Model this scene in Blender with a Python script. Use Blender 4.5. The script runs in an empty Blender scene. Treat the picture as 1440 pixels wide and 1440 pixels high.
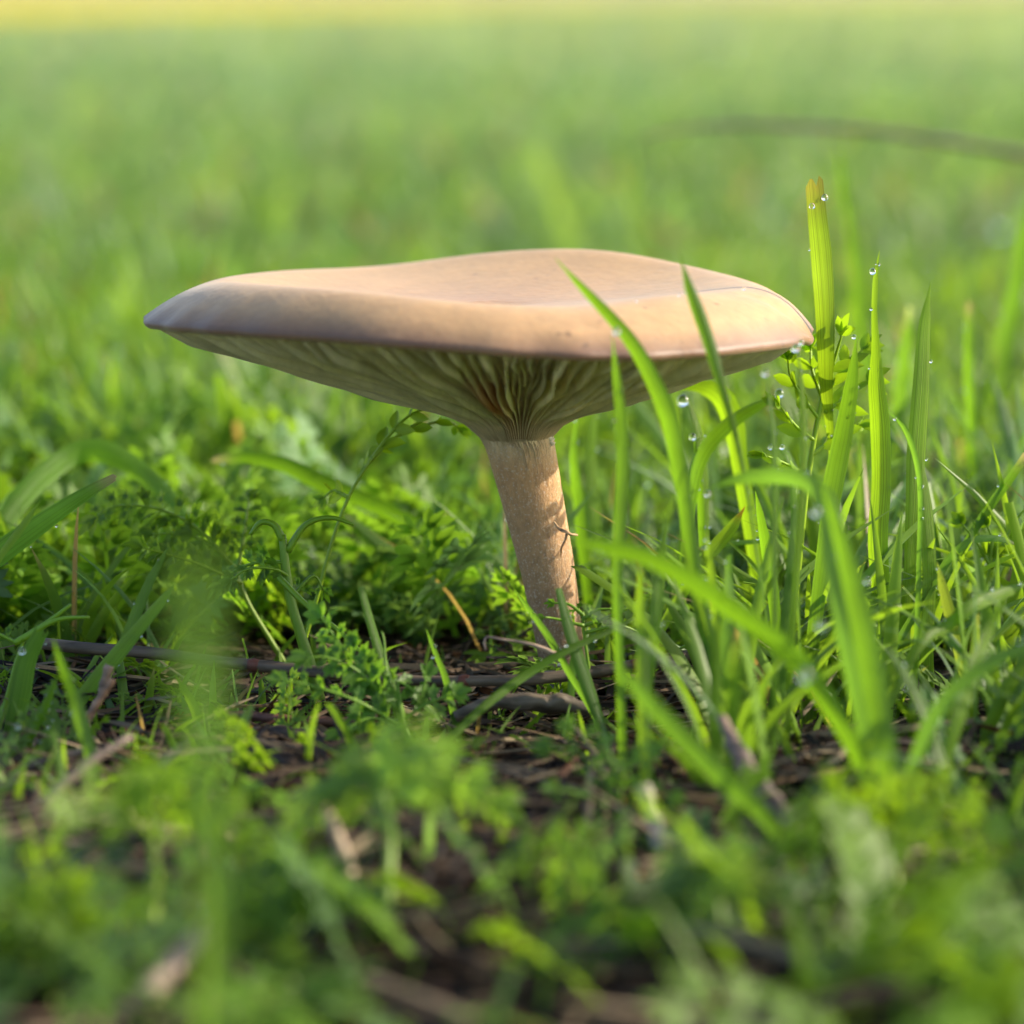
import bpy, math, random
import numpy as np
from mathutils import Vector
random.seed(7); rng = np.random.default_rng(7)
S = 0.01                                   # everything below is authored in centimetres
sc = bpy.context.scene
COL = sc.collection
R = math.radians

# ------------------------------------------------------------------ camera
F = 4832.0                                 # focal length in pixels of the 1440 px frame
CAM = np.array([0.0, -51.0, 10.6]); PITCH = math.atan(750 / F)
FWD = np.array([0, math.cos(PITCH), -math.sin(PITCH)])
UP = np.array([0, math.sin(PITCH), math.cos(PITCH)])
RT = np.array([1.0, 0, 0])
cd = bpy.data.cameras.new('camera'); cam = bpy.data.objects.new('camera', cd); COL.objects.link(cam)
cam.location = CAM * S; cam.rotation_euler = (R(90) - PITCH, 0, 0)
cd.sensor_fit = 'HORIZONTAL'; cd.sensor_width = 14.9; cd.sensor_height = 14.9; cd.lens = F / 1440 * 14.9
cd.clip_start = 0.01; cd.clip_end = 400
cd.dof.use_dof = True; cd.dof.focus_distance = 0.507; cd.dof.aperture_fstop = 5.6; cd.dof.aperture_blades = 0
sc.camera = cam

# ------------------------------------------------------------------ world, sun, exposure
SUN_EL, SUN_AZ = R(28), R(12)              # azimuth measured from +X (right) towards +Y (behind)
sd = Vector((math.cos(SUN_EL) * math.cos(SUN_AZ), math.cos(SUN_EL) * math.sin(SUN_AZ), math.sin(SUN_EL)))
w = bpy.data.worlds.new('World'); sc.world = w; w.use_nodes = True
nt = w.node_tree; nt.nodes.clear()
sky = nt.nodes.new('ShaderNodeTexSky'); sky.sky_type = 'NISHITA'; sky.sun_disc = False
sky.dust_density = 1.6; sky.air_density = .8; sky.ozone_density = .3; sky.sun_elevation = SUN_EL; sky.sun_rotation = math.atan2(sd.x, sd.y)
bg = nt.nodes.new('ShaderNodeBackground'); bg.inputs[1].default_value = 0.15
wo = nt.nodes.new('ShaderNodeOutputWorld')
nt.links.new(sky.outputs[0], bg.inputs[0]); nt.links.new(bg.outputs[0], wo.inputs[0])
sl = bpy.data.lights.new('sun', 'SUN'); sl.energy = 3.3; sl.angle = R(0.53); sl.color = (1.0, 0.88, 0.68)
so = bpy.data.objects.new('sun', sl); COL.objects.link(so)
so.rotation_euler = sd.to_track_quat('Z', 'Y').to_euler(); so.location = (1, 1, 2)
sc.view_settings.view_transform = 'Standard'; sc.view_settings.look = 'None'
sc.view_settings.gamma = 1.0; sc.view_settings.use_curve_mapping = False
sc.view_settings.exposure = 1.22
sc.render.engine = 'CYCLES'
sc.cycles.max_bounces = 12; sc.cycles.transmission_bounces = 8; sc.cycles.transparent_max_bounces = 8

# ------------------------------------------------------------------ helpers
def P(px, py, d):
    """point seen at photo pixel (px, py) of the 1440 frame at depth d centimetres"""
    return CAM + d * (FWD + RT * (px - 720) / F - UP * (py - 720) / F)
def project(p):
    q = p - CAM; d = q @ FWD
    return 720 + (q @ RT) / d * F, 720 - (q @ UP) / d * F, d
def hash2(x, y, s=0):
    v = np.sin(x * 127.1 + y * 311.7 + s * 74.7) * 43758.5453
    return v - np.floor(v)
def vnoise(x, y, s=0):
    x = np.asarray(x, float); y = np.asarray(y, float)
    xi = np.floor(x); yi = np.floor(y); fx = x - xi; fy = y - yi
    fx = fx * fx * (3 - 2 * fx); fy = fy * fy * (3 - 2 * fy)
    a = hash2(xi, yi, s); b = hash2(xi + 1, yi, s); c = hash2(xi, yi + 1, s); d = hash2(xi + 1, yi + 1, s)
    return (a * (1 - fx) + b * fx) * (1 - fy) + (c * (1 - fx) + d * fx) * fy
def ground_z(x, y):
    near = np.clip((120 - np.abs(y)) / 60, 0, 1)
    return ((vnoise(x / 3.1, y / 3.1, 1) - .5) * .5 + (vnoise(x / .9, y / .9, 2) - .5) * .22) * near + (vnoise(x / 40, y / 40, 3) - .5) * 1.2 * (1 - near) - 0.05

def tag(o, label=None, cat=None, group=None, kind=None):
    if label: o['label'] = label
    if cat: o['category'] = cat
    if group: o['group'] = group
    if kind: o['kind'] = kind
    return o
def empty(name, loc=(0, 0, 0)):
    o = bpy.data.objects.new(name, None); COL.objects.link(o); o.location = np.array(loc) * S
    o.empty_display_size = .01
    return o
def mesh_obj(name, V, Fc, mat, cols=None, uv=None, parent=None, smooth=True, origin=None):
    """V (n,3) cm, Fc (m,3|4) int array or list of arrays"""
    V = np.asarray(V, float)
    if not isinstance(Fc, list): Fc = [Fc]
    Fc = [np.asarray(f, np.int32) for f in Fc if len(f)]
    off = np.zeros(3)
    if parent is not None: off = PLOC.get(parent.name, np.zeros(3))
    if origin is not None: off = np.asarray(origin, float)
    me = bpy.data.meshes.new(name)
    me.vertices.add(len(V)); me.vertices.foreach_set('co', ((V - off) * S).astype(np.float32).ravel())
    loops = np.concatenate([f.ravel() for f in Fc]); sizes = np.concatenate([np.full(len(f), f.shape[1], np.int32) for f in Fc])
    me.loops.add(len(loops)); me.loops.foreach_set('vertex_index', loops)
    me.polygons.add(len(sizes)); starts = np.concatenate([[0], np.cumsum(sizes)[:-1]]).astype(np.int32)
    me.polygons.foreach_set('loop_start', starts); me.polygons.foreach_set('loop_total', sizes)
    me.update(calc_edges=True)
    if smooth: me.polygons.foreach_set('use_smooth', np.ones(len(sizes), bool))
    if cols is not None:
        a = me.attributes.new('col', 'FLOAT_COLOR', 'POINT')
        c = np.ones((len(V), 4), np.float32); c[:, :3] = cols; a.data.foreach_set('color', c.ravel())
    if uv is not None:
        a = me.attributes.new('across', 'FLOAT', 'POINT'); a.data.foreach_set('value', np.asarray(uv, np.float32).ravel())
    me.materials.append(mat); me.validate()
    o = bpy.data.objects.new(name, me); COL.objects.link(o)
    if parent is not None: o.parent = parent; PLOC[o.name] = off
    elif origin is not None: o.location = off * S
    return o
PLOC = {}
def thing(name, loc, label, cat, group=None):
    o = empty(name, loc); PLOC[o.name] = np.array(loc, float)
    return tag(o, label, cat, group)
def child_empty_off(o): return PLOC.get(o.name, np.zeros(3))

class Acc:
    def __init__(s): s.V = []; s.F4 = []; s.F3 = []; s.C = []; s.U = []; s.n = 0
    def add(s, V, F4=None, F3=None, C=(.1, .1, .1), U=None):
        V = np.asarray(V, float); s.V.append(V)
        if F4 is not None and len(F4): s.F4.append(np.asarray(F4) + s.n)
        if F3 is not None and len(F3): s.F3.append(np.asarray(F3) + s.n)
        C = np.asarray(C, float); s.C.append(np.broadcast_to(C, (len(V), 3)) if C.ndim == 1 else C)
        s.U.append(np.zeros(len(V)) if U is None else np.asarray(U)); s.n += len(V)
    def build(s, name, mat, parent=None, smooth=True, origin=None):
        Fs = []
        if s.F4: Fs.append(np.concatenate(s.F4))
        if s.F3: Fs.append(np.concatenate(s.F3))
        return mesh_obj(name, np.concatenate(s.V), Fs, mat, np.concatenate(s.C), np.concatenate(s.U), parent, smooth, origin)

def catmull(pts, n):
    pts = np.asarray(pts, float)
    if len(pts) == 2: return pts[0] + np.linspace(0, 1, n)[:, None] * (pts[1] - pts[0])
    p = np.vstack([2 * pts[0] - pts[1], pts, 2 * pts[-1] - pts[-2]])
    seg = np.linalg.norm(np.diff(pts[:, :3], axis=0), axis=1); cum = np.concatenate([[0], np.cumsum(seg)])
    t = np.linspace(0, cum[-1], n); out = np.zeros((n, pts.shape[1]))
    for k, tt in enumerate(t):
        i = min(np.searchsorted(cum, tt, side='right') - 1, len(seg) - 1); u = (tt - cum[i]) / max(seg[i], 1e-9)
        a, b, c, d = p[i], p[i + 1], p[i + 2], p[i + 3]
        out[k] = .5 * (2 * b + (c - a) * u + (2 * a - 5 * b + 4 * c - d) * u * u + (3 * b - a - 3 * c + d) * u ** 3)
    return out
def nrm(v): return v / np.maximum(np.linalg.norm(v, axis=-1, keepdims=True), 1e-9)

def strip_faces(K, M, base=0):
    i = np.arange(K - 1)[:, None] * M + np.arange(M - 1)[None, :]
    i = i.ravel() + base
    return np.stack([i, i + 1, i + M + 1, i + M], 1)

def ribbon(acc, path, W, face=None, twist=0., M=5, fold=.25, cols=(.1, .2, .02), thick=0.0, ridges=0.0):
    """leaf-like strip. path (K,3), W (K,) full widths, twist scalar or (K,), face = direction the flat side looks to"""
    K = len(path); T = nrm(np.gradient(path, axis=0))
    if face is None: face = nrm(path - CAM)
    side = nrm(np.cross(T, face)); nr = np.cross(side, T)
    tw = np.broadcast_to(np.asarray(twist, float), (K,))[:, None]
    s2 = side * np.cos(tw) + nr * np.sin(tw); n2 = -side * np.sin(tw) + nr * np.cos(tw)
    u = np.linspace(-1, 1, M)
    lift = (u ** 2) * fold
    if ridges: lift = lift + ridges * np.cos(u * math.pi * 5)
    V = path[:, None, :] + s2[:, None, :] * (u[None, :, None] * W[:, None, None] / 2) + n2[:, None, :] * (lift[None, :, None] * W[:, None, None] * .5)
    cols = np.asarray(cols, float)
    C = np.broadcast_to(cols, (K, 3)) if cols.ndim == 1 else cols
    C = np.repeat(C, M, axis=0)
    acc.add(V.reshape(-1, 3), strip_faces(K, M), C=C, U=np.tile((u + 1) / 2, K) + 0.001)

def tube(acc, path, rad, n=8, cols=(.1, .1, .1), rough=0., seed=0, cap=True):
    K = len(path); T = nrm(np.gradient(path, axis=0))
    ref = np.array([0, 0, 1.]) if abs(T[0][2]) < .8 else np.array([0, 1., 0])
    a = nrm(np.cross(T, ref)); b = np.cross(a, T)
    th = np.linspace(0, 2 * math.pi, n, endpoint=False)
    rad = np.broadcast_to(np.asarray(rad, float), (K,))
    rr = rad[:, None] * (1 + rough * (vnoise(np.arange(K)[:, None] * .35 + seed * 17, th[None, :] * 2.2 + seed, seed) - .5) * 2)
    V = path[:, None, :] + (a[:, None, :] * np.cos(th)[None, :, None] + b[:, None, :] * np.sin(th)[None, :, None]) * rr[:, :, None]
    i = (np.arange(K - 1)[:, None] * n + np.arange(n)[None, :]).ravel(); j = (np.arange(K - 1)[:, None] * n + (np.arange(n)[None, :] + 1) % n).ravel()
    F4 = np.stack([i, j, j + n, i + n], 1); V = V.reshape(-1, 3)
    cols = np.asarray(cols, float); C = np.broadcast_to(cols, (K, 3)) if cols.ndim == 1 else cols
    C = np.repeat(C, n, axis=0); F3 = None
    if cap:
        V = np.vstack([V, path[0], path[-1]]); C = np.vstack([C, C[0], C[-1]])
        k = np.arange(n); k2 = (k + 1) % n
        F3 = np.vstack([np.stack([k2, k, np.full(n, K * n)], 1), np.stack([(K - 1) * n + k, (K - 1) * n + k2, np.full(n, K * n + 1)], 1)])
    acc.add(V, F4, F3, C)

# ------------------------------------------------------------------ materials
def new_mat(name):
    m = bpy.data.materials.new(name); m.use_nodes = True; t = m.node_tree; t.nodes.clear()
    return m, t, (lambda k, **kw: (lambda n: ([setattr(n, a, v) for a, v in kw.items()], n)[1])(t.nodes.new(k)))
def ramp(n, stops):
    cr = n.color_ramp
    while len(cr.elements) > 1: cr.elements.remove(cr.elements[-1])
    cr.elements[0].position = stops[0][0]; cr.elements[0].color = (*stops[0][1], 1)
    for p, c in stops[1:]:
        e = cr.elements.new(p); e.color = (*c, 1)

def leaf_mat(name, trans=.45, rough=.38, spec=.5, stripes=0., vary=.25, tr_mul=(1.5, 1.55, .55)):
    m, t, N = new_mat(name); L = t.links.new
    at = N('ShaderNodeAttribute', attribute_name='col')
    geo = N('ShaderNodeNewGeometry')
    nz = N('ShaderNodeTexNoise'); nz.inputs['Scale'].default_value = 90; nz.inputs['Detail'].default_value = 3
    L(geo.outputs['Position'], nz.inputs['Vector'])
    mr = N('ShaderNodeMapRange'); mr.inputs[1].default_value = .3; mr.inputs[2].default_value = .7; mr.inputs[3].default_value = 1 - vary; mr.inputs[4].default_value = 1 + vary
    L(nz.outputs[0], mr.inputs[0])
    mul = N('ShaderNodeVectorMath', operation='SCALE'); L(at.outputs['Color'], mul.inputs[0]); L(mr.outputs[0], mul.inputs['Scale'])
    src = mul.outputs[0]
    bump = None
    if stripes:
        au = N('ShaderNodeAttribute', attribute_name='across')
        oi = N('ShaderNodeObjectInfo'); m0 = N('ShaderNodeMath', operation='MULTIPLY'); m0.inputs[1].default_value = 60; L(oi.outputs['Random'], m0.inputs[0])
        m1 = N('ShaderNodeMath', operation='MULTIPLY_ADD'); m1.inputs[1].default_value = 16; L(au.outputs['Fac'], m1.inputs[0]); L(m0.outputs[0], m1.inputs[2])
        m1b = N('ShaderNodeTexNoise', noise_dimensions='1D'); m1b.inputs['Scale'].default_value = 1; m1b.inputs['Detail'].default_value = 2; L(m1.outputs[0], m1b.inputs['W'])
        m2 = N('ShaderNodeMapRange'); m2.inputs[1].default_value = .3; m2.inputs[2].default_value = .7; m2.inputs[3].default_value = -1; m2.inputs[4].default_value = 1; L(m1b.outputs[0], m2.inputs[0])
        m3 = N('ShaderNodeMath', operation='MULTIPLY_ADD'); m3.inputs[1].default_value = stripes; m3.inputs[2].default_value = 1; L(m2.outputs[0], m3.inputs[0])
        mm = N('ShaderNodeVectorMath', operation='SCALE'); L(src, mm.inputs[0]); L(m3.outputs[0], mm.inputs['Scale']); src = mm.outputs[0]
        bump = N('ShaderNodeBump'); bump.inputs['Strength'].default_value = .35; bump.inputs['Distance'].default_value = .0003; L(m2.outputs[0], bump.inputs['Height'])
    p = N('ShaderNodeBsdfPrincipled'); L(src, p.inputs['Base Color']); p.inputs['Roughness'].default_value = rough
    p.inputs['Specular IOR Level'].default_value = spec
    if bump: L(bump.outputs[0], p.inputs['Normal'])
    tm = N('ShaderNodeVectorMath', operation='MULTIPLY'); L(src, tm.inputs[0]); tm.inputs[1].default_value = tr_mul
    tr = N('ShaderNodeBsdfTranslucent'); L(tm.outputs[0], tr.inputs[0])
    mx = N('ShaderNodeMixShader'); mx.inputs[0].default_value = trans; L(p.outputs[0], mx.inputs[1]); L(tr.outputs[0], mx.inputs[2])
    o = N('ShaderNodeOutputMaterial'); L(mx.outputs[0], o.inputs[0])
    return m
M_BLADE = leaf_mat('grass_blade', .55, .4, .45, stripes=.25, vary=.2, tr_mul=(2.0, 1.9, .9))
M_LEAF = leaf_mat('weed_leaf', .5, .5, .4, vary=.2, tr_mul=(2.3, 2.1, .9))
M_GRASS = leaf_mat('turf', .5, .45, .5, vary=.1, tr_mul=(2.2, 2.0, .95))
M_STALK = leaf_mat('weed_stalk', .12, .45, .4, vary=.15)
M_DRY = leaf_mat('dry_litter', .15, .7, .3, vary=.35, tr_mul=(1.2, 1, .8))

def bark_mat():
    m, t, N = new_mat('twig_bark'); L = t.links.new
    at = N('ShaderNodeAttribute', attribute_name='col'); tc = N('ShaderNodeTexCoord')
    mp = N('ShaderNodeMapping'); mp.inputs['Scale'].default_value = (60, 500, 500); L(tc.outputs['Object'], mp.inputs[0])
    nz = N('ShaderNodeTexNoise'); nz.inputs['Scale'].default_value = 1.5; nz.inputs['Detail'].default_value = 6; L(mp.outputs[0], nz.inputs[0])
    mr = N('ShaderNodeMapRange'); mr.inputs[1].default_value = .3; mr.inputs[2].default_value = .72; mr.inputs[3].default_value = .28; mr.inputs[4].default_value = 1.9
    L(nz.outputs[0], mr.inputs[0])
    mul = N('ShaderNodeVectorMath', operation='SCALE'); L(at.outputs['Color'], mul.inputs[0]); L(mr.outputs[0], mul.inputs['Scale'])
    p = N('ShaderNodeBsdfPrincipled'); L(mul.outputs[0], p.inputs['Base Color']); p.inputs['Roughness'].default_value = .62
    b = N('ShaderNodeBump'); b.inputs['Strength'].default_value = .6; b.inputs['Distance'].default_value = .0004; L(nz.outputs[0], b.inputs['Height']); L(b.outputs[0], p.inputs['Normal'])
    o = N('ShaderNodeOutputMaterial'); L(p.outputs[0], o.inputs[0]); return m
M_BARK = bark_mat()

def cap_mat():
    m, t, N = new_mat('cap_skin'); L = t.links.new
    at = N('ShaderNodeAttribute', attribute_name='across')       # 0 centre, 1 margin, painted as true pigment
    tc = N('ShaderNodeTexCoord')
    nz = N('ShaderNodeTexNoise'); nz.inputs['Scale'].default_value = 55; nz.inputs['Detail'].default_value = 5; L(tc.outputs['Object'], nz.inputs[0])
    ad = N('ShaderNodeMath', operation='MULTIPLY_ADD'); ad.inputs[1].default_value = .07; L(nz.outputs[0], ad.inputs[0])
    sb = N('ShaderNodeMath', operation='SUBTRACT'); sb.inputs[1].default_value = .035; L(at.outputs['Fac'], sb.inputs[0]); L(sb.outputs[0], ad.inputs[2])
    cr = N('ShaderNodeValToRGB'); L(ad.outputs[0], cr.inputs[0])
    ramp(cr, [(0, (.33, .165, .055)), (.35, (.41, .225, .078)), (.72, (.45, .26, .09)), (.82, (.47, .285, .12)), (.93, (.44, .265, .12)), (1, (.16, .085, .05))])
    nf = N('ShaderNodeTexNoise'); nf.inputs['Scale'].default_value = 700; nf.inputs['Detail'].default_value = 4; L(tc.outputs['Object'], nf.inputs[0])
    nm = N('ShaderNodeTexNoise'); nm.inputs['Scale'].default_value = 160; nm.inputs['Detail'].default_value = 5; L(tc.outputs['Object'], nm.inputs[0])
    mr = N('ShaderNodeMapRange'); mr.inputs[1].default_value = .3; mr.inputs[2].default_value = .7; mr.inputs[3].default_value = .92; mr.inputs[4].default_value = 1.07; L(nm.outputs[0], mr.inputs[0])
    mr2 = N('ShaderNodeMapRange'); mr2.inputs[1].default_value = .3; mr2.inputs[2].default_value = .7; mr2.inputs[3].default_value = .92; mr2.inputs[4].default_value = 1.07; L(nf.outputs[0], mr2.inputs[0])
    mu = N('ShaderNodeMath', operation='MULTIPLY'); L(mr.outputs[0], mu.inputs[0]); L(mr2.outputs[0], mu.inputs[1])
    sc_ = N('ShaderNodeVectorMath', operation='SCALE'); L(cr.outputs[0], sc_.inputs[0]); L(mu.outputs[0], sc_.inputs['Scale'])
    vo = N('ShaderNodeTexNoise'); vo.inputs['Scale'].default_value = 420; vo.inputs['Detail'].default_value = 1; L(tc.outputs['Object'], vo.inputs[0])
    vr = N('ShaderNodeMapRange'); vr.inputs[1].default_value = .74; vr.inputs[2].default_value = .8; vr.inputs[3].default_value = 0; vr.inputs[4].default_value = .6; L(vo.outputs[0], vr.inputs[0])
    mk = N('ShaderNodeMix', data_type='RGBA'); L(vr.outputs[0], mk.inputs['Factor']); L(sc_.outputs[0], mk.inputs[6]); mk.inputs[7].default_value = (.1, .055, .03, 1)
    p = N('ShaderNodeBsdfPrincipled'); L(mk.outputs[2], p.inputs['Base Color']); p.inputs['Roughness'].default_value = .5
    p.inputs['Specular IOR Level'].default_value = .4
    p.inputs['Subsurface Weight'].default_value = .25; p.inputs['Subsurface Radius'].default_value = (1, .45, .25); p.inputs['Subsurface Scale'].default_value = .0025
    p.inputs['Sheen Weight'].default_value = .12
    b = N('ShaderNodeBump'); b.inputs['Strength'].default_value = .25; b.inputs['Distance'].default_value = .0004
    a2 = N('ShaderNodeMath', operation='ADD'); L(nf.outputs[0], a2.inputs[0]); L(nm.outputs[0], a2.inputs[1]); L(a2.outputs[0], b.inputs['Height']); L(b.outputs[0], p.inputs['Normal'])
    o = N('ShaderNodeOutputMaterial'); L(p.outputs[0], o.inputs[0]); return m
M_CAP = cap_mat()

def flesh_mat(name, base, sss=.3, noise_scale=(400, 400, 60), lo=.7, hi=1.25, trans=0., rough=.6, bump=.5, fleck=False):
    m, t, N = new_mat(name); L = t.links.new
    tc = N('ShaderNodeTexCoord'); mp = N('ShaderNodeMapping'); mp.inputs['Scale'].default_value = noise_scale; L(tc.outputs['Object'], mp.inputs[0])
    at = N('ShaderNodeAttribute', attribute_name='col')
    nz = N('ShaderNodeTexNoise'); nz.inputs['Scale'].default_value = 1; nz.inputs['Detail'].default_value = 7; nz.inputs['Roughness'].default_value = .65; L(mp.outputs[0], nz.inputs[0])
    mr = N('ShaderNodeMapRange'); mr.inputs[1].default_value = .32; mr.inputs[2].default_value = .68; mr.inputs[3].default_value = lo; mr.inputs[4].default_value = hi; L(nz.outputs[0], mr.inputs[0])
    s_ = N('ShaderNodeVectorMath', operation='SCALE'); L(at.outputs['Color'], s_.inputs[0]); L(mr.outputs[0], s_.inputs['Scale'])
    src = s_.outputs[0]
    if fleck:
        vf = N('ShaderNodeTexNoise'); vf.inputs['Scale'].default_value = 2600; vf.inputs['Detail'].default_value = 3; L(tc.outputs['Object'], vf.inputs[0])
        fr = N('ShaderNodeMapRange'); fr.inputs[1].default_value = .55; fr.inputs[2].default_value = .68; fr.inputs[3].default_value = 0; fr.inputs[4].default_value = .6; L(vf.outputs[0], fr.inputs[0])
        mx = N('ShaderNodeMix', data_type='RGBA'); L(fr.outputs[0], mx.inputs['Factor']); L(src, mx.inputs[6]); mx.inputs[7].default_value = (.62, .5, .38, 1); src = mx.outputs[2]
    p = N('ShaderNodeBsdfPrincipled'); L(src, p.inputs['Base Color']); p.inputs['Roughness'].default_value = rough
    p.inputs['Subsurface Weight'].default_value = sss; p.inputs['Subsurface Radius'].default_value = (1, .5, .25); p.inputs['Subsurface Scale'].default_value = .0022
    b = N('ShaderNodeBump'); b.inputs['Strength'].default_value = bump; b.inputs['Distance'].default_value = .0004; L(nz.outputs[0], b.inputs['Height']); L(b.outputs[0], p.inputs['Normal'])
    out = p.outputs[0]
    if trans:
        tr = N('ShaderNodeBsdfTranslucent'); L(src, tr.inputs[0]); ms = N('ShaderNodeMixShader'); ms.inputs[0].default_value = trans; L(p.outputs[0], ms.inputs[1]); L(tr.outputs[0], ms.inputs[2]); out = ms.outputs[0]
    o = N('ShaderNodeOutputMaterial'); L(out, o.inputs[0]); return m
M_STEM = flesh_mat('stem_flesh', None, .22, (1300, 1300, 600), .80, 1.18, 0, .7, .9, fleck=True)
M_GILL = flesh_mat('gill', None, 0., (300, 300, 300), .85, 1.15, .25, .6, .2)

def water_mat():
    m, t, N = new_mat('dew'); L = t.links.new
    p = N('ShaderNodeBsdfPrincipled'); p.inputs['Base Color'].default_value = (1, 1, 1, 1); p.inputs['Roughness'].default_value = .05
    p.inputs['IOR'].default_value = 1.33; p.inputs['Transmission Weight'].default_value = 1; p.inputs['Coat Weight'].default_value = .6; p.inputs['Coat Roughness'].default_value = .12
    o = N('ShaderNodeOutputMaterial'); L(p.outputs[0], o.inputs[0]); return m
M_DEW = water_mat()

def soil_mat():
    m, t, N = new_mat('soil'); L = t.links.new
    tc = N('ShaderNodeTexCoord')
    nz = N('ShaderNodeTexNoise'); nz.inputs['Scale'].default_value = 130; nz.inputs['Detail'].default_value = 8; nz.inputs['Roughness'].default_value = .7; L(tc.outputs['Object'], nz.inputs[0])
    cr = N('ShaderNodeValToRGB'); L(nz.outputs[0], cr.inputs[0]); ramp(cr, [(.3, (.004, .0035, .003)), (.55, (.012, .0095, .0075)), (.75, (.035, .026, .018))])
    at = N('ShaderNodeAttribute', attribute_name='col')
    n2 = N('ShaderNodeTexNoise'); n2.inputs['Scale'].default_value = 9; n2.inputs['Detail'].default_value = 6; L(tc.outputs['Object'], n2.inputs[0])
    mr = N('ShaderNodeMapRange'); mr.inputs[1].default_value = .3; mr.inputs[2].default_value = .7; mr.inputs[3].default_value = .75; mr.inputs[4].default_value = 1.2; L(n2.outputs[0], mr.inputs[0])
    s_ = N('ShaderNodeVectorMath', operation='SCALE'); L(at.outputs['Color'], s_.inputs[0]); L(mr.outputs[0], s_.inputs['Scale'])
    au = N('ShaderNodeAttribute', attribute_name='across')
    mx = N('ShaderNodeMix', data_type='RGBA'); L(au.outputs['Fac'], mx.inputs['Factor']); L(cr.outputs[0], mx.inputs[6]); L(s_.outputs[0], mx.inputs[7])
    p = N('ShaderNodeBsdfPrincipled'); L(mx.outputs[2], p.inputs['Base Color']); p.inputs['Roughness'].default_value = .8
    b = N('ShaderNodeBump'); b.inputs['Strength'].default_value = .9; b.inputs['Distance'].default_value = .002; L(nz.outputs[0], b.inputs['Height']); L(b.outputs[0], p.inputs['Normal'])
    o = N('ShaderNodeOutputMaterial'); L(p.outputs[0], o.inputs[0]); return m
M_SOIL = soil_mat()

# ------------------------------------------------------------------ ground
FAR_MID = np.array([.18, .23, .10]); FAR_SUN = np.array([.5, .46, .05])  # FAR_SUN: sunlight on the far field, painted into the grass colour
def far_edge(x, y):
    """1 where the sunlit strip, painted in as yellow grass colour, begins, far off"""
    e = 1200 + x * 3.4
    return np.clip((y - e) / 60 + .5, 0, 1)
def make_ground():
    ys = np.concatenate([np.linspace(-70, 60, 240), np.geomspace(60.6, 12000, 90)])
    xs = np.concatenate([-np.geomspace(8000, 30.4, 45), np.linspace(-30, 30, 130), np.geomspace(30.4, 8000, 45)])
    X, Y = np.meshgrid(xs, ys); Z = ground_z(X, Y)
    V = np.stack([X, Y, Z], -1).reshape(-1, 3)
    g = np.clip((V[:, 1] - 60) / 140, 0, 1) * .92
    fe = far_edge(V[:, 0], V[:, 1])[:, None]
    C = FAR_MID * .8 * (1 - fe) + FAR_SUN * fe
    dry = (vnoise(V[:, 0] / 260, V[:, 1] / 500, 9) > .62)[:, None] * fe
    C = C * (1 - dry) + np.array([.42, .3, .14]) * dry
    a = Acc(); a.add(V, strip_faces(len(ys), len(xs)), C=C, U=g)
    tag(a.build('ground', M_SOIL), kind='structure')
make_ground()

# ------------------------------------------------------------------ the mushroom
PT = {}
def ptab(tab, th):
    if id(tab) not in PT:
        k = np.array([q[0] for q in tab], float); v = np.array([q[1] for q in tab], float)
        g = np.arange(720) / 2; y = np.interp(g, np.concatenate([k - 360, k, k + 360]), np.tile(v, 3))
        w_ = np.exp(-.5 * (np.arange(-60, 61) / 18.) ** 2); w_ /= w_.sum()
        PT[id(tab)] = np.convolve(np.concatenate([y[-60:], y, y[:60]]), w_, 'valid')
    y = PT[id(tab)]; d = (np.degrees(th) % 360) * 2
    return np.interp(d, np.arange(721), np.append(y, y[0]))
RIMZ = [(0, 5.40), (45, 5.55), (90, 5.6), (135, 5.62), (180, 5.62), (225, 5.78), (250, 5.78), (270, 5.70), (290, 5.54), (315, 5.5), (340, 5.45)]
CREST = [(0, 6.08), (30, 6.15), (60, 6.40), (85, 6.36), (112, 6.10), (140, 6.12), (180, 6.2), (215, 6.36), (240, 6.38), (260, 6.30), (280, 6.2), (295, 6.12), (310, 6.22), (335, 6.2)]
RAD = [(0, 5.0), (30, 5.0), (60, 5.1), (90, 4.95), (120, 5.0), (150, 5.0), (180, 4.98), (210, 5.0), (240, 4.85), (270, 4.95), (292, 5.08), (320, 4.9), (345, 4.93)]
CC = np.array([-.50, .0]); ST = np.array([.06, 0.0]); ZTOP = 3.92; RS = .55
def cap_top(th, t):
    Rr = ptab(RAD, th); cr = ptab(CREST, th); rm = ptab(RIMZ, th); cen = 5.86
    tc = .79 + .025 * np.sin(3 * th + 1)
    s1 = np.clip(t / tc, 0, 1); s2 = np.clip((t - tc) / (1 - tc), 0, 1)
    g = np.clip((1 + np.cos(th - .15)) / 2, 0, 1) ** 2
    z = np.where(t < tc, cen + (cr - cen) * (s1 ** 2.0), cr - (cr - rm) * ((.48 * s2 + .52 * s2 ** 2.1) * (1 - g) + (.42 * s2 + .58 * s2 ** 3.2) * g))
    z = z - .02 * np.exp(-((t - tc) / .035) ** 2)
    z = z + .05 * (vnoise(np.cos(th) * t * 2.6 + 7, np.sin(th) * t * 2.6 + 3, 5) - .5) * np.clip(t * 3, 0, 1)
    # dimple and small wrinkle near the middle, crease at the right-hand margin
    x = CC[0] + Rr * t * np.cos(th); y = CC[1] + Rr * t * np.sin(th)
    z = z - .09 * np.exp(-(((x + .3) / .5) ** 2 + ((y + .4) / .35) ** 2))
    return x, y, z
def crease(th, t):
    return np.exp(-((np.degrees(th + 0.0) % 360 - 352 + (1 - t) * 60) / 3.2) ** 2) * np.clip((t - .8) / .15, 0, 1)
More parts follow.
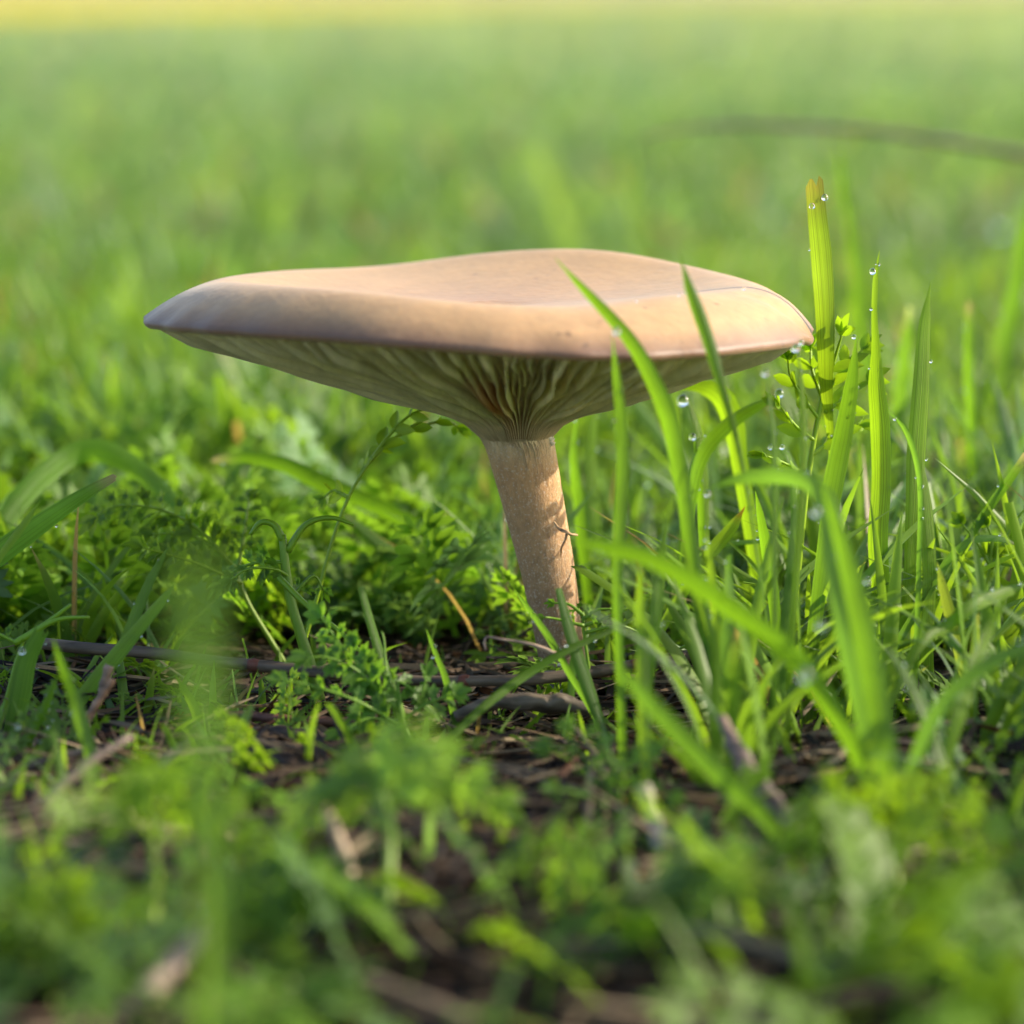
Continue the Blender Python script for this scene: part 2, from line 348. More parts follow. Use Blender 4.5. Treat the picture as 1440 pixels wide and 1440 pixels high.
def under(th, u, lift=0.):
    """underside from stem (u=0) to margin (u=1)"""
    Rr = ptab(RAD, th) * .985; rm = ptab(RIMZ, th) - .06
    cx = ST[0] + (CC[0] - ST[0]) * u; cy = ST[1] + (CC[1] - ST[1]) * u
    r = RS + (Rr - RS) * u
    z = ZTOP + .12 + (rm - ZTOP - .12) * (u ** .96) - .22 * np.exp(-u / .045) + lift
    return cx + r * np.cos(th), cy + r * np.sin(th), z
SZ = np.array([-.5, 0, .9, 1.8, 2.9, 3.9, 4.5]); SX = np.array([.9, .84, .68, .53, .29, .07, -.03]); SR = np.array([.37, .355, .365, .415, .475, .535, .62])
def make_mushroom():
    root = thing('mushroom', (.85, 0, 0), 'tan funnel-shaped mushroom with pale gills on a leaning stem in the middle of the lawn', 'mushroom')
    n = 320; th = np.linspace(0, 2 * math.pi, n, endpoint=False)
    ts = np.concatenate([np.linspace(0, .7, 26)[1:], np.linspace(.7, 1, 34)[1:]])
    V = []; U = []
    TH, TT = np.meshgrid(th, ts)
    x, y, z = cap_top(TH, TT)
    z0 = z.copy()
    for _ in range(10): z[25:-2] = .25 * z[24:-3] + .5 * z[25:-2] + .25 * z[26:-1]
    z = z - .07 * crease(TH, TT)
    wob = 1 + .006 * np.sin(TH * 23 + 2 * np.sin(TH * 5)) * np.clip((TT - .85) / .15, 0, 1)
    x = CC[0] + (x - CC[0]) * wob; y = CC[1] + (y - CC[1]) * wob
    V.append(np.stack([x, y, z], -1)); U.append(TT)
    Rr = ptab(RAD, th); rm = z[-1]
    for k, (dr, dz) in enumerate([(-.02, -.05), (-.07, -.085), (-.14, -.08), (-.2, -.04)]):     # rounded lip
        V.append(np.stack([CC[0] + (x[-1] - CC[0]) * (1 + dr / 5), CC[1] + (y[-1] - CC[1]) * (1 + dr / 5), rm + dz], -1)[None]); U.append(np.full((1, n), .97 - .05 * k))
    V2 = []
    for u in np.linspace(.965, 0, 24):           # pale flesh above the gills
        ux, uy, uz = under(th, np.full(n, u), (.04 + .11 * min(1, u * 2.2)) * min(1, (1 - u) * 9 + .15))
        V2.append(np.stack([ux, uy, uz], -1))
    V = np.concatenate(V).reshape(-1, 3); U = np.concatenate(U).reshape(-1)
    rows = len(V) // n
    i = (np.arange(rows - 1)[:, None] * n + np.arange(n)[None]).ravel(); j = (np.arange(rows - 1)[:, None] * n + (np.arange(n)[None] + 1) % n).ravel()
    F4 = np.stack([i, i + n, j + n, j], 1)
    c0 = len(V); V = np.vstack([V, [[CC[0], CC[1], 5.86]]]); U = np.append(U, 0)
    k = np.arange(n); F3 = np.stack([np.full(n, c0), k, (k + 1) % n], 1)
    F3 = F3[:, [0, 1, 2]]
    a = Acc(); a.add(V, F4, F3, C=(.5, .33, .2), U=U); a.build('cap', M_CAP, root)
    V2 = np.array(V2); K2 = len(V2); i = (np.arange(K2 - 1)[:, None] * n + np.arange(n)[None]).ravel(); j = (np.arange(K2 - 1)[:, None] * n + (np.arange(n)[None] + 1) % n).ravel()
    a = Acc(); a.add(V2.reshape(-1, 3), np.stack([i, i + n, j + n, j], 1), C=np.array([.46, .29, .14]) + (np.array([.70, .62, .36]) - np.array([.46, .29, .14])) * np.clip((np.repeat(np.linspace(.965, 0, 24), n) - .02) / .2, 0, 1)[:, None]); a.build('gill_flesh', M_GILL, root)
    # gills, one object each
    r2 = np.random.default_rng(3); N = 250
    for g in range(N):
        full = g % 2 == 0
        t0 = 2 * math.pi * (g + r2.uniform(-.28, .28)) / N
        u0 = -.01 if full else r2.uniform(.18, .5)
        u0 = 0 if full else u0
        K = 22; u = np.linspace(u0, .975, K)
        wave = (np.sin(u * r2.uniform(6, 11) + t0 * 3) * .012 + np.sin(u * 27 + r2.uniform(0, 6)) * .0035) * np.clip((u - .1) * 2, 0, 1)
        tt = t0 + wave
        e = (np.clip((u - u0) * 6, 0, 1) if not full else np.ones(K)) * np.clip((.99 - u) * 9, .0, 1)
        drop = (.0 + .05 * np.sin(u * 9 + r2.uniform(0, 6)) - .13 * r2.random()) * e * np.clip(u * 3, 0, 1)
        bx, by, bz = under(tt, u, 0); bot = np.stack([bx, by, bz + drop + (0 if full else .10)], -1)
        tx, ty, tz = under(tt, u, .18); top = np.stack([tx, ty, np.maximum(tz - .3 * (1 - e), bot[:, 2] + .02)], -1)
        if full:     # runs a little way down the stem
            dl = r2.uniform(.03, .75) ** 1.5; q = np.linspace(1, 0, 5)[:-1]
            zz = ZTOP - .10 - dl * q; sx = np.interp(zz, SZ, SX); rr = np.interp(zz, SZ, SR) + .016 - .03 * q
            ex = np.stack([sx + rr * np.cos(t0), ST[1] + rr * np.sin(t0), ZTOP - .10 - dl * q], -1)
            bot = np.vstack([ex, bot]); top = np.vstack([ex * np.array([1, 1, 1]) - np.array([math.cos(t0), math.sin(t0), 0]) * .06, top]); tt = np.concatenate([np.full(4, t0), tt]); u = np.concatenate([-q * .1, u])
        K = len(bot); h = .013 + .014 * np.clip(u, 0, 1)
        tang = np.stack([-np.sin(tt), np.cos(tt), np.zeros(K)], -1)
        V = np.stack([top - tang * h[:, None], (top + bot) / 2 - tang * h[:, None] * .8, bot - tang * h[:, None] * .35, bot + tang * h[:, None] * .35, (top + bot) / 2 + tang * h[:, None] * .8, top + tang * h[:, None]], 1)
        o_ = np.exp(-((np.degrees(t0) - 266) / 5.) ** 2) * np.clip(1.1 - np.abs(u - .3) * 3, 0, 1)
        base = np.array([.92, .85, .48]) * r2.uniform(.78, 1.08); sk = np.clip(1 - (u + .1) / .26, 0, 1)[:, None]
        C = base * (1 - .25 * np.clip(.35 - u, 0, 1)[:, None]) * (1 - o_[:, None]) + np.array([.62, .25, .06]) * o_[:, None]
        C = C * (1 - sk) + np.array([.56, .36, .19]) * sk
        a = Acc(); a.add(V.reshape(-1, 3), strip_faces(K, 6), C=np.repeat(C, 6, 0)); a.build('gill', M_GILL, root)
    # stem
    zs = np.linspace(-.5, 4.35, 60)
    cz, cx, cr = SZ, SX, SR
    px = np.interp(zs, cz, cx); pr = np.interp(zs, cz, cr); kk = np.ones(5) / 5
    pr = np.convolve(np.pad(pr, 2, mode='edge'), kk, 'valid'); px = np.convolve(np.pad(px, 2, mode='edge'), kk, 'valid')
    n = 72; th = np.linspace(0, 2 * math.pi, n, endpoint=False); ZZ, TH = np.meshgrid(zs, th, indexing='ij')
    rr = pr[:, None] * (1 + .02 * np.sin(TH * 3 + ZZ * .7) + .012 * (vnoise(TH * 14 / 6.283 * 3, ZZ * .8, 4) - .5) + .03 * np.sin(TH - 1) * 0)
    X = px[:, None] + rr * np.cos(TH); Y = rr * np.sin(TH)
    f = np.clip((ZZ - 1) / 3, 0, 1)[..., None]; lowb = np.clip((.45 - ZZ) / .4, 0, 1)[..., None]
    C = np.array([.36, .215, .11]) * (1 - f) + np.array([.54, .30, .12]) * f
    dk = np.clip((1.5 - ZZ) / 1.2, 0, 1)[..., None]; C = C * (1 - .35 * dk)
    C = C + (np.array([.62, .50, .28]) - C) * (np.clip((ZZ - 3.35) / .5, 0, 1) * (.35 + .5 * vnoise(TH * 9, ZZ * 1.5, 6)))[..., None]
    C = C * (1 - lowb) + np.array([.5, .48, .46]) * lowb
    V = np.stack([X, Y, ZZ], -1).reshape(-1, 3); K = len(zs)
    i = (np.arange(K - 1)[:, None] * n + np.arange(n)[None]).ravel(); j = (np.arange(K - 1)[:, None] * n + (np.arange(n)[None] + 1) % n).ravel()
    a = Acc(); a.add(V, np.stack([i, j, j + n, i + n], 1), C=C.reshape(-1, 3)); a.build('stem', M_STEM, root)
    # frilled lump of gill tissue at the right of the stem top
    a = Acc()
    for k in range(7):
        z_ = 4.08 - k * .075; x_ = .575 + .045 * math.sin(k * 2.1) - .012 * k
        p = catmull(np.array([[x_ - .04, -.20, z_ + .06], [x_ + .035, -.24, z_], [x_ - .05, -.20, z_ - .07]]), 9)
        tube(a, p, np.array([.014, .03, .042, .05, .052, .05, .04, .028, .014]), 8, (.88, .8, .6), .3, k)
    a.build('frilled_ridge', M_GILL, root)
make_mushroom()

# ------------------------------------------------------------------ hero grass blades, one object each
G1 = np.array([.10, .21, .012]); G2 = np.array([.14, .25, .012]); G3 = np.array([.08, .172, .022]); OL = np.array([.13, .215, .012]); BR = np.array([.22, .12, .035]); TAN = np.array([.26, .22, .15])
GB = 'grass blades standing round the mushroom'
def to_ground(p0, p1):
    """carry a path on from p1 (away from p0) down into the soil"""
    g = ground_z(p1[0], p1[1])
    if p1[2] <= g + .05: return []
    v = p1 - p0; h = p1[2] - g + .25
    if v[2] > -.25 * np.linalg.norm(v): v = np.array([v[0] * .4, v[1] * .4, -abs(np.linalg.norm(v))])
    v = v / -v[2]; v = np.clip(v, -.6, .6); v[2] = -1
    return [p1 + v * h * .5, p1 + v * h * np.array([.8, .8, 1])]
def px_path(pts, n, ground=True):
    W = [P(*q) for q in pts]
    if ground: W = W + to_ground(W[-2], W[-1])
    return catmull(np.array(W), n)
HERO = []
def blade(label, pts, w, col=G1, tip='point', twist=0., tipcol=None, ground=True, fold=.3, name='grass_blade', cat='grass blade', group=GB, n=34, M=7, dark_base=True):
    path = px_path(pts, n, ground); d = (path - CAM) @ FWD; k = len(pts)
    t = np.linspace(0, 1, n)
    if np.isscalar(w): prof = w * np.interp(t, [0, .08, .25, .55, 1], [.05, .38, .75, 1, .72]) if tip == 'point' else w * np.interp(t, [0, .5, 1], [1, .95, .6])
    else:
        Wp = np.array([P(*q) for q in pts]); Wp = np.vstack([Wp, path[-1:]]) if ground else Wp
        cu = np.concatenate([[0], np.cumsum(np.linalg.norm(np.diff(Wp, axis=0), axis=1))]); wf = np.interp(np.linspace(0, 1, k), np.linspace(0, 1, len(w)), w)
        if ground: wf = np.append(wf, wf[-1] * .85)
        prof = np.interp(t, cu / cu[-1], wf)
    if tip == 'point': prof = prof * np.clip(t * 14, .04, 1) ** .7
    W = prof * d / F * (.70 if pts[0][2] < 48 else .92)
    wr = np.random.default_rng(abs(hash2(pts[0][0], pts[0][1]) * 1e6).astype(int))
    W = W * (1 + .06 * np.sin(np.linspace(0, 9, n) + wr.uniform(0, 6)))
    C = np.array(col) * (1 + .18 * (vnoise(t * 5 + wr.uniform(0, 50), t * 0, 1)[:, None] - .5))
    if dark_base: C = C * (1 - .0 * t[:, None]) + (np.array([.2, .24, .09]) - C) * (np.clip(t - .85, 0, 1) * 3)[:, None]
    if tipcol is not None: q = np.clip(1 - t / .07, 0, 1)[:, None]; C = C * (1 - q) + np.array(tipcol) * q
    a = Acc()
    tw = np.interp(t, np.linspace(0, 1, len(twist)), twist) if not np.isscalar(twist) else np.full(n, float(twist))
    if np.abs(tw).max() < .5: tw = tw + wr.choice([-1, 1], p=[.7, .3]) * wr.uniform(.35, .75) * np.interp(t, [0, 1], [1, .6]); W = W / np.maximum(np.cos(tw), .6)
    HERO.append((path, W, tip))
    ribbon(a, path, W, twist=tw, M=M, fold=fold, cols=C, ridges=.03)
    if tip == 'cut':      # ragged end
        V0 = a.V[0].copy(); V0[:M] += (path[0] - path[1]) / np.linalg.norm(path[0] - path[1]) * (wr.uniform(-.6, .6, M)[:, None]) * W[0] * .6; a.V[0] = V0
    o = a.build(name, M_BLADE, origin=path[-1])
    return tag(o, label, cat, group)

blade('tall olive blade with a torn brown top rising past the right tip of the cap', [(1143,256,51),(1147,300,51),(1153,360,51),(1158,430,51),(1160,490,51),(1161,545,51.3),(1166,600,51.6),(1171,660,52),(1173,730,52.3),(1176,830,52.3)], [33,34,36,31,27,20,13,11,11,12], OL, 'cut', (-.5,-.4,-.3,-.6,-.9,-1.0), (.15,.15,.03))
blade('slender hairy blade with one clear drop near its needle tip, right of the cap', [(1237,352,51),(1231,390,51),(1229,440,51),(1231,490,51),(1231,540,51),(1236,600,51),(1238,680,51),(1233,760,51),(1240,860,51)], [4,9,8,9,20,32,33,30,30,26], G2, 'point')
blade('straight bright blade with clear ribs and a long point, third tallest at the right', [(1309,395,51),(1301,460,51),(1297,540,51),(1290,640,51),(1286,720,51),(1280,800,51)], [4,18,24,30,26,18], G2)
blade('broad ribbed blade overlapping the base of the long pointed one at the right', [(1296,640,50),(1303,720,50),(1308,800,50),(1305,900,50)], [4,18,24,22,20], G2)
blade('tall blurred blade standing behind the torn one, tip highest at the right', [(1177,195,74),(1186,260,74),(1197,330,74),(1208,420,74),(1216,500,74),(1225,580,74)], [5,12,18,24,26,24], G1)
blade('wide blurred blade cut off by the right edge of the picture', [(1450,270,70),(1440,330,70),(1425,420,70),(1408,510,70),(1390,600,70)], [4,20,28,30,26], G1)
blade('short blurred blade with a pale blunt tip left of the right edge', [(1363,425,62),(1361,480,62),(1362,540,62),(1366,620,62)], [8,14,15,14], G1, 'cut', 0., TAN)
blade('short blurred blade with a dewy blunt tip between the two ribbed ones', [(1279,432,64),(1272,490,64),(1264,560,64),(1250,640,64)], [8,18,22,20], G1, 'cut', 0., (.3,.35,.2))
blade('olive blade in front of the lobed weed, its tip just under the torn blade', [(1205,470,49.6),(1196,540,49.6),(1184,610,49.6),(1170,680,49.6),(1160,760,49.6)], [4,22,29,30,24], G1*.85)
blade('bent blade arching over to the left with a glossy bluish back, right foreground', [(990,690,45),(1030,676,45),(1085,669,44.8),(1135,676,44.4),(1165,712,44),(1178,790,43.6),(1196,900,43.2),(1226,1040,43)], [6,22,30,34,42,58,62,54], G3*1.15, 'point', (.0,.5,.2,0,0))
blade('wide soft blade leaning up through the right foreground beside the bent one', [(1150,660,42.6),(1176,740,42.4),(1200,830,42.2),(1222,930,42),(1246,1060,41.8)], [4,30,44,50,46], G1*.95)
blade('long blade sloping across the front of the cap with a drop two thirds up', [(780,362,46),(812,398,46),(850,438,46),(885,478,46),(915,530,46),(940,590,46),(955,660,46),(968,740,46),(985,840,46)], [5,15,22,26,30,36,34,30,28], G1, 'point', (0,.1,.0,.3,.3,.0))
blade('upright blade before the cap, bright tip above and dark in the cap shade below', [(861,470,45.6),(866,530,45.6),(872,590,45.6),(875,650,45.6),(872,730,45.6),(868,820,45.6),(872,960,45.6)], [4,17,26,27,24,20,20], G1, 'point', (0,.3,0))
blade('narrow blade crossing the right part of the cap front with its tip above the rim', [(956,356,45.8),(968,400,45.8),(983,440,45.8),(1000,490,45.8),(1014,540,45.8),(1032,600,46),(1050,680,46.3),(1062,760,46.6)], [5,20,26,24,19,14,12,10], G1, 'point', (0,.1,.9,1.1,.9))
blade('broad soft blade sloping down to the right below the stem, tip beside the stem', [(800,757,42),(845,770,42),(905,784,42),(970,818,42),(1030,860,42),(1090,905,42),(1140,955,42)], [8,30,36,42,44,42,38], G1, 'point', (.2,0,0,.1))
blade('broad blade sloping down to the right through the dark litter below', [(862,930,41),(900,975,41),(950,1030,41),(1010,1090,41),(1075,1150,41)], [6,34,42,40,34], G3)
blade('upright narrow blade in the front cluster right of the stem, leftmost of three', [(900,790,45),(900,860,45),(902,940,44.6),(906,1030,44.2),(910,1120,44)], [5,22,26,26,24], G2)
blade('upright blade in the front cluster right of the stem, middle of three', [(938,720,46.4),(930,800,46.4),(922,880,46.2),(912,960,46),(905,1020,46)], [5,20,26,24,20], G1)
blade('upright blade in the front cluster right of the stem, rightmost of three', [(993,748,46.6),(1000,810,46.4),(1008,880,46.2),(1014,960,46),(1020,1060,45.8)], [5,18,25,26,22], G2)
blade('short wide blade beside the middle of the front cluster with a shaded face', [(1025,780,46.4),(1024,850,46.2),(1022,920,46),(1020,1000,46)], [12,26,28,24], G3, 'cut')
blade('upright blade behind the front cluster, lower tip below the arching blade', [(1062,690,50),(1074,760,50),(1085,830,50),(1092,900,50)], [5,16,20,16], G1)
blade('dark green blade leaning between the front cluster and the bent blade', [(1120,700,48),(1118,780,48),(1112,860,48),(1100,940,48)], [5,20,26,22], G3)
blade('sharp narrow blade standing right in front of the foot of the stem', [(786,828,48.4),(797,870,48.4),(812,920,48.4),(832,980,48.4),(850,1030,48.4)], [10,17,20,19,16], G3*1.1, 'cut')
blade('thin blade behind the one at the foot of the stem, almost upright', [(812,900,48.8),(806,940,48.8),(802,1010,48.8)], [4,12,12], G3)
blade('thin green stalk lying slantwise up across the foot of the stem', [(905,862,48.6),(850,890,48.4),(795,915,48.2),(740,948,48),(690,985,47.6),(640,1030,47.2),(606,1060,47)], [5,9,12,13,13,13,12], G1, 'point')
blade('tiny bright pointed blade left of the foot of the stem', [(599,884,48.6),(612,920,48.6),(626,955,48.6),(636,1000,48.6)], [3,8,11,10], G3*1.2)
blade('tiny pointed blade leaning against the left side of the stem foot', [(722,828,48.6),(745,860,48.6),(770,895,48.6),(796,940,48.6)], [3,9,11,10], G3*1.2)
blade('blunt cut blade leaning left above the main twig, left of the mushroom', [(508,826,49),(520,870,49),(535,920,49),(552,970,49),(562,1010,49)], [11,14,15,15,14], G1, 'cut')
blade('wide blade arching over like a bridge at the left edge', [(275,742,56),(240,700,56.5),(195,660,57),(150,636,57),(110,636,57),(65,665,56.5),(25,705,56),(-15,760,55.5)], [6,22,30,36,36,38,38,34], G1, 'point', (0,.3,.1,0))
blade('flat blade with a square cut end pointing up to the right at the left edge', [(161,672,50),(130,690,50),(90,716,50),(45,748,50),(-5,785,50),(-60,830,50)], [12,20,26,32,34,30], G3*1.25, 'cut', (0,.1,.3), TAN)
blade('small yellow-green blade lying in front of the square cut one', [(57,703,49.4),(42,725,49.4),(22,752,49.4),(0,782,49.4),(-20,820,49.4)], [3,9,12,10,10], G2)
blade('long drooping blade with a brown curled tip left of the stem', [(298,648,57),(320,645,57),(350,644,57),(400,654,57),(450,678,57),(510,704,57),(560,728,57),(610,756,57),(650,800,57)], [8,15,16,24,29,27,24,22,20], G1*.9, 'cut', (.2,.4,.1,0,0), TAN)
blade('blade bending down to the right behind the cut one, tip near the weed stalk', [(484,722,56),(520,752,56),(560,786,56),(605,820,56),(650,862,56)], [4,18,24,24,20], G1, 'point', 0., TAN)
blade('dark wide blade lying low behind the stem to the left', [(585,815,56),(625,845,56),(665,862,56),(700,900,56)], [26,34,36,30], G3*.8, 'cut', 0., TAN)
blade('soft blade in the left foreground slanting across the main twig', [(74,896,45),(88,940,45),(106,990,45),(126,1060,44.6),(146,1140,44.2)], [5,20,26,26,22], G1)
blade('blade leaning up to the right just above the left twig', [(246,820,49),(222,850,49),(188,890,49),(155,930,49),(118,975,49)], [4,16,22,24,20], G1)
blade('soft upright blade behind the leaning one at the left', [(236,770,52),(214,810,52),(196,850,52),(176,900,52)], [5,14,18,16], G3)
blade('broad notched blade hanging at the left edge over the twig end', [(60,888,48.6),(40,930,48.6),(30,980,48.6),(18,1040,48.6),(5,1100,48.6)], [22,30,32,30,22], G3, 'cut')
blade('pointed blade in the low tuft at the left edge', [(81,950,47.6),(66,990,47.6),(46,1030,47.6),(24,1075,47.6),(0,1110,47.6)], [4,18,24,26,22], G1)
blade('short blade in the low tuft at the left edge with a shaded face', [(78,1010,46.8),(60,1050,46.8),(38,1085,46.8),(10,1115,46.8)], [6,22,26,22], G3*.9)
blade('very blurred pale blade standing close to the lens at the left', [(272,785,22.5),(277,850,23),(283,930,24),(290,1040,25.5),(296,1150,27),(304,1300,29)], [60,84,88,80,66,50], (.17,.29,.05), 'cut', (.6,.4,.2), None, True)
blade('thin blade leaning left in the bottom left weeds', [(238,1065,44),(252,1110,44),(268,1150,44),(286,1195,44)], [4,13,15,14], G1)
blade('small hooked blade curling over at the left edge', [(62,1140,44),(55,1112,44),(36,1102,44),(12,1104,44),(-14,1112,44)], [5,10,12,12,10], G3*1.2)
blade('dry edged blade curving over beside the right edge weeds', [(1440,770,50),(1405,757,50),(1365,760,50),(1335,785,50),(1310,825,50)], [5,10,12,13,12], G3*1.3, 'point', 0., TAN)
blade('stiff hairy stalk leaning up to the right edge', [(1445,635,52),(1420,672,52),(1392,710,52),(1365,752,52),(1340,800,52)], [12,13,13,12,12], G1*.9, 'cut', 0., TAN)
blade('thin curled blade arching over the long pointed one at the right', [(1249,578,49.6),(1270,600,49.6),(1284,632,49.6),(1292,672,49.6),(1294,720,49.6),(1292,790,49.6)], [3,8,9,8,8,8], G3*1.4)
blade('yellowing narrow blade standing low between the right hand blades', [(1318,790,49),(1326,830,49),(1336,870,49),(1345,910,49)], [5,15,18,14], (.14,.2,.03))
blade('pale blade sprawling low across the right edge', [(1445,820,48),(1405,835,47.6),(1368,850,47.2),(1330,880,47),(1290,910,46.6)], [10,20,22,20,16], G2)
blade('bright foreground blade rising to the right near the right edge', [(1420,830,45),(1395,880,45),(1372,940,44.6),(1352,1000,44.2),(1330,1070,44)], [5,20,28,28,24], G2)
blade('second bright foreground blade crossing behind it near the right edge', [(1245,905,44.4),(1275,950,44.2),(1300,1000,44),(1320,1060,43.8)], [5,22,28,24], G1)
blade('bluish blade lying over toward the right edge in the foreground', [(1450,905,42),(1400,925,42),(1350,960,42),(1310,1010,42),(1285,1070,42)], [20,30,34,32,26], G3*1.2, 'cut')
blade('narrow blade with an orange tip leaning behind the front cluster', [(1048,712,52),(1028,742,52),(1004,770,52),(978,805,52)], [5,20,22,16], G2, 'point', 0., (.4,.14,.03))
blade('pale flat blade lying behind the front cluster with its cut end forward', [(1090,762,53),(1050,762,53),(1010,768,53),(970,785,53)], [5,8,10,9], G3*1.3)
blade('blurred blade behind the stem at the right, first of the pair there', [(812,580,56),(806,640,56),(812,700,56),(820,780,56)], [4,14,18,16], G1)
blade('blurred blade behind the stem at the right, second of the pair there', [(836,575,58),(832,650,58),(836,720,58),(842,800,58)], [10,18,20,16], G2, 'cut')
blade('leaf blade arching out behind the narrow crossing one with a drop under its tip', [(955,548,54),(990,546,54),(1015,562,54),(1030,600,54),(1040,660,54)], [5,24,32,34,26], G2)
blade('dark sided blade bending up toward the lobed weed behind the drops', [(1100,552,53),(1060,572,53),(1020,598,53),(985,640,53),(968,700,53),(962,760,53)], [5,18,24,24,22,18], G1)
blade('short curved blade whose tip holds the largest clear drop', [(961,556,53.5),(972,570,53.5),(984,610,53.5),(990,670,53.5),(992,740,53.5)], [4,9,13,15,13], G2)
blade('thin blade whose tip carries the small drop below the largest one', [(975,611,53.1),(980,650,53.1),(984,700,53.1),(986,770,53.1)], [3,8,11,10], G1)
blade('thin blade rising under the right tip of the cap to the bright drop', [(1120,486,47.1),(1126,530,47.1),(1130,600,47.1),(1128,690,47.1),(1122,780,47.1)], [3,8,12,15,14], G2)
blade('fine blurred blade ending in a dim drop, left of the cap tip', [(1077,522,46.1),(1084,570,46.1),(1090,640,46.1),(1090,720,46.1)], [3,8,11,12], G1)
blade('small blade bending over beneath the pair of low drops', [(1074,634,52.1),(1092,631,52.1),(1108,640,52.1),(1116,680,52.1),(1118,740,52.1)], [3,8,10,11,10], G1)
blade('tall blurred yellow-green blade behind the middle of the cap', [(740,190,125),(765,240,125),(790,300,125),(815,370,125),(830,430,125)], [5,22,26,26,22], (.12,.2,.05))
blade('wide blurred blade behind the right part of the cap', [(880,205,120),(892,260,120),(905,320,120),(915,390,120)], [5,22,30,28], (.11,.19,.05))

# ------------------------------------------------------------------ weeds with lobed leaves
def leaflet(path0, dirv, face, L, wd, col, parent, pts=5, droop=.15):
    t = np.linspace(0, 1, pts)[:, None]
    path = path0 + dirv * L * t + np.array([0, 0, -1.]) * droop * L * t ** 2
    W = wd * np.array([.22, .85, 1.0, .7, .04]) if pts == 5 else wd * np.interp(t[:, 0], [0, .3, .6, 1], [.2, .9, 1, .04])
    a = Acc(); ribbon(a, path, W, face=np.broadcast_to(face, path.shape), M=3, fold=.35, cols=col)
    return a.build('leaflet', M_LEAF, parent)
WR = np.random.default_rng(21)
def weed_leaf(root, pts, n, seg, w0=.35, col=G1, lobes=3, spread=62, facevec=None, rw=6, end=True):
    """pts in photo pixels+depth from base to tip; seg = leaflet length px"""
    path = catmull(np.array([P(*q) for q in pts]), 16); d = (path - CAM) @ FWD
    a = Acc(); tube(a, path, np.linspace(rw, rw * .45, 16) / 2 * d / F, 6, np.array(col) * np.array([1.7, 1.5, .9]))
    lf = a.build('leaf', M_STALK, root)
    T = nrm(np.gradient(path, axis=0))
    k = 0; lsign = WR.choice([-1, 1], p=[.85, .15])
    for q in np.linspace(.22, .95, n):
        i = q * 15; i0 = int(i); p = path[i0] * (1 - i % 1) + path[min(i0 + 1, 15)] * (i % 1); tt = T[i0]
        fc = nrm(-(p - CAM)) * .75 + lsign * np.array([.5, 0, .0]) + np.array([0, 0, .45]) if facevec is None else np.array(facevec, float)
        fc = nrm(fc + WR.normal(0, .32, 3)); side = nrm(np.cross(tt, fc)); sg = seg * (1.1 - .45 * q) * d[i0] / F
        for sgn in (-1, 1):
            k += 1
            ang = R(spread + WR.uniform(-10, 10)); dv = nrm(tt * math.cos(ang) + side * sgn * math.sin(ang) + WR.normal(0, .12, 3))
            cc = np.array(col) * WR.uniform(.85, 1.2)
            if lobes == 1: leaflet(p, dv, fc, sg, sg * w0, cc, lf); continue
            base = sg * .5; a = Acc()
            t = np.linspace(0, 1, 4)[:, None]
            ribbon(a, p + dv * base * t, np.array([.35, .5, .8, .6]) * sg * w0, face=np.broadcast_to(fc, (4, 3)), M=3, fold=.2, cols=cc)
            for la in (-.6, 0, .6) if lobes == 3 else (-.4, .4):
                s2 = nrm(np.cross(dv, fc)); lv = nrm(dv * math.cos(la) + s2 * math.sin(la)); L = sg * (.65 if la == 0 else .5)
                pp = p + dv * base * .75 + lv * L * np.linspace(0, 1, 5)[:, None] - np.array([0, 0, 1.]) * .12 * L * np.linspace(0, 1, 5)[:, None] ** 2
                ribbon(a, pp, sg * w0 * .55 * np.array([.6, .95, 1, .65, .05]), face=np.broadcast_to(fc, (5, 3)), M=3, fold=.3, cols=cc)
            a.build('leaflet', M_LEAF, lf)
    if end:
        tt = T[-1]; fc = nrm(-(path[-1] - CAM) + 0); fc = nrm(fc * .75 + np.array([lsign * .5, 0, .45])) if facevec is None else nrm(np.array(facevec, float)); side = nrm(np.cross(tt, fc)); sg = seg * .8 * d[-1] / F
        for la in (-.7, 0, .7): leaflet(path[-1], nrm(tt * math.cos(la) + side * math.sin(la)), fc, sg * (1 if la == 0 else .8), sg * w0 * .9, np.array(col), lf)
    return lf
GW = 'lobed weeds growing in the grass'
def weed(label, stem, sw, leaves, col=G1, group=GW, name='weed_plant', **kw):
    path = px_path(stem, 20); root = thing(name, path[-1], label, 'weed', group)
    d = (path - CAM) @ FWD; a = Acc(); tube(a, path, np.linspace(sw * .6, sw, 20) / 2 * d / F, 8, np.array(col) * np.array([1.6, 1.4, .9]), .1); a.build('stem', M_STALK, root)
    for lv in leaves:
        k2 = dict(kw); pts, n, seg = lv[:3]
        if len(lv) > 3: k2.update(lv[3])
        weed_leaf(root, pts, n, seg, col=k2.pop('col', col), **k2)
    return root
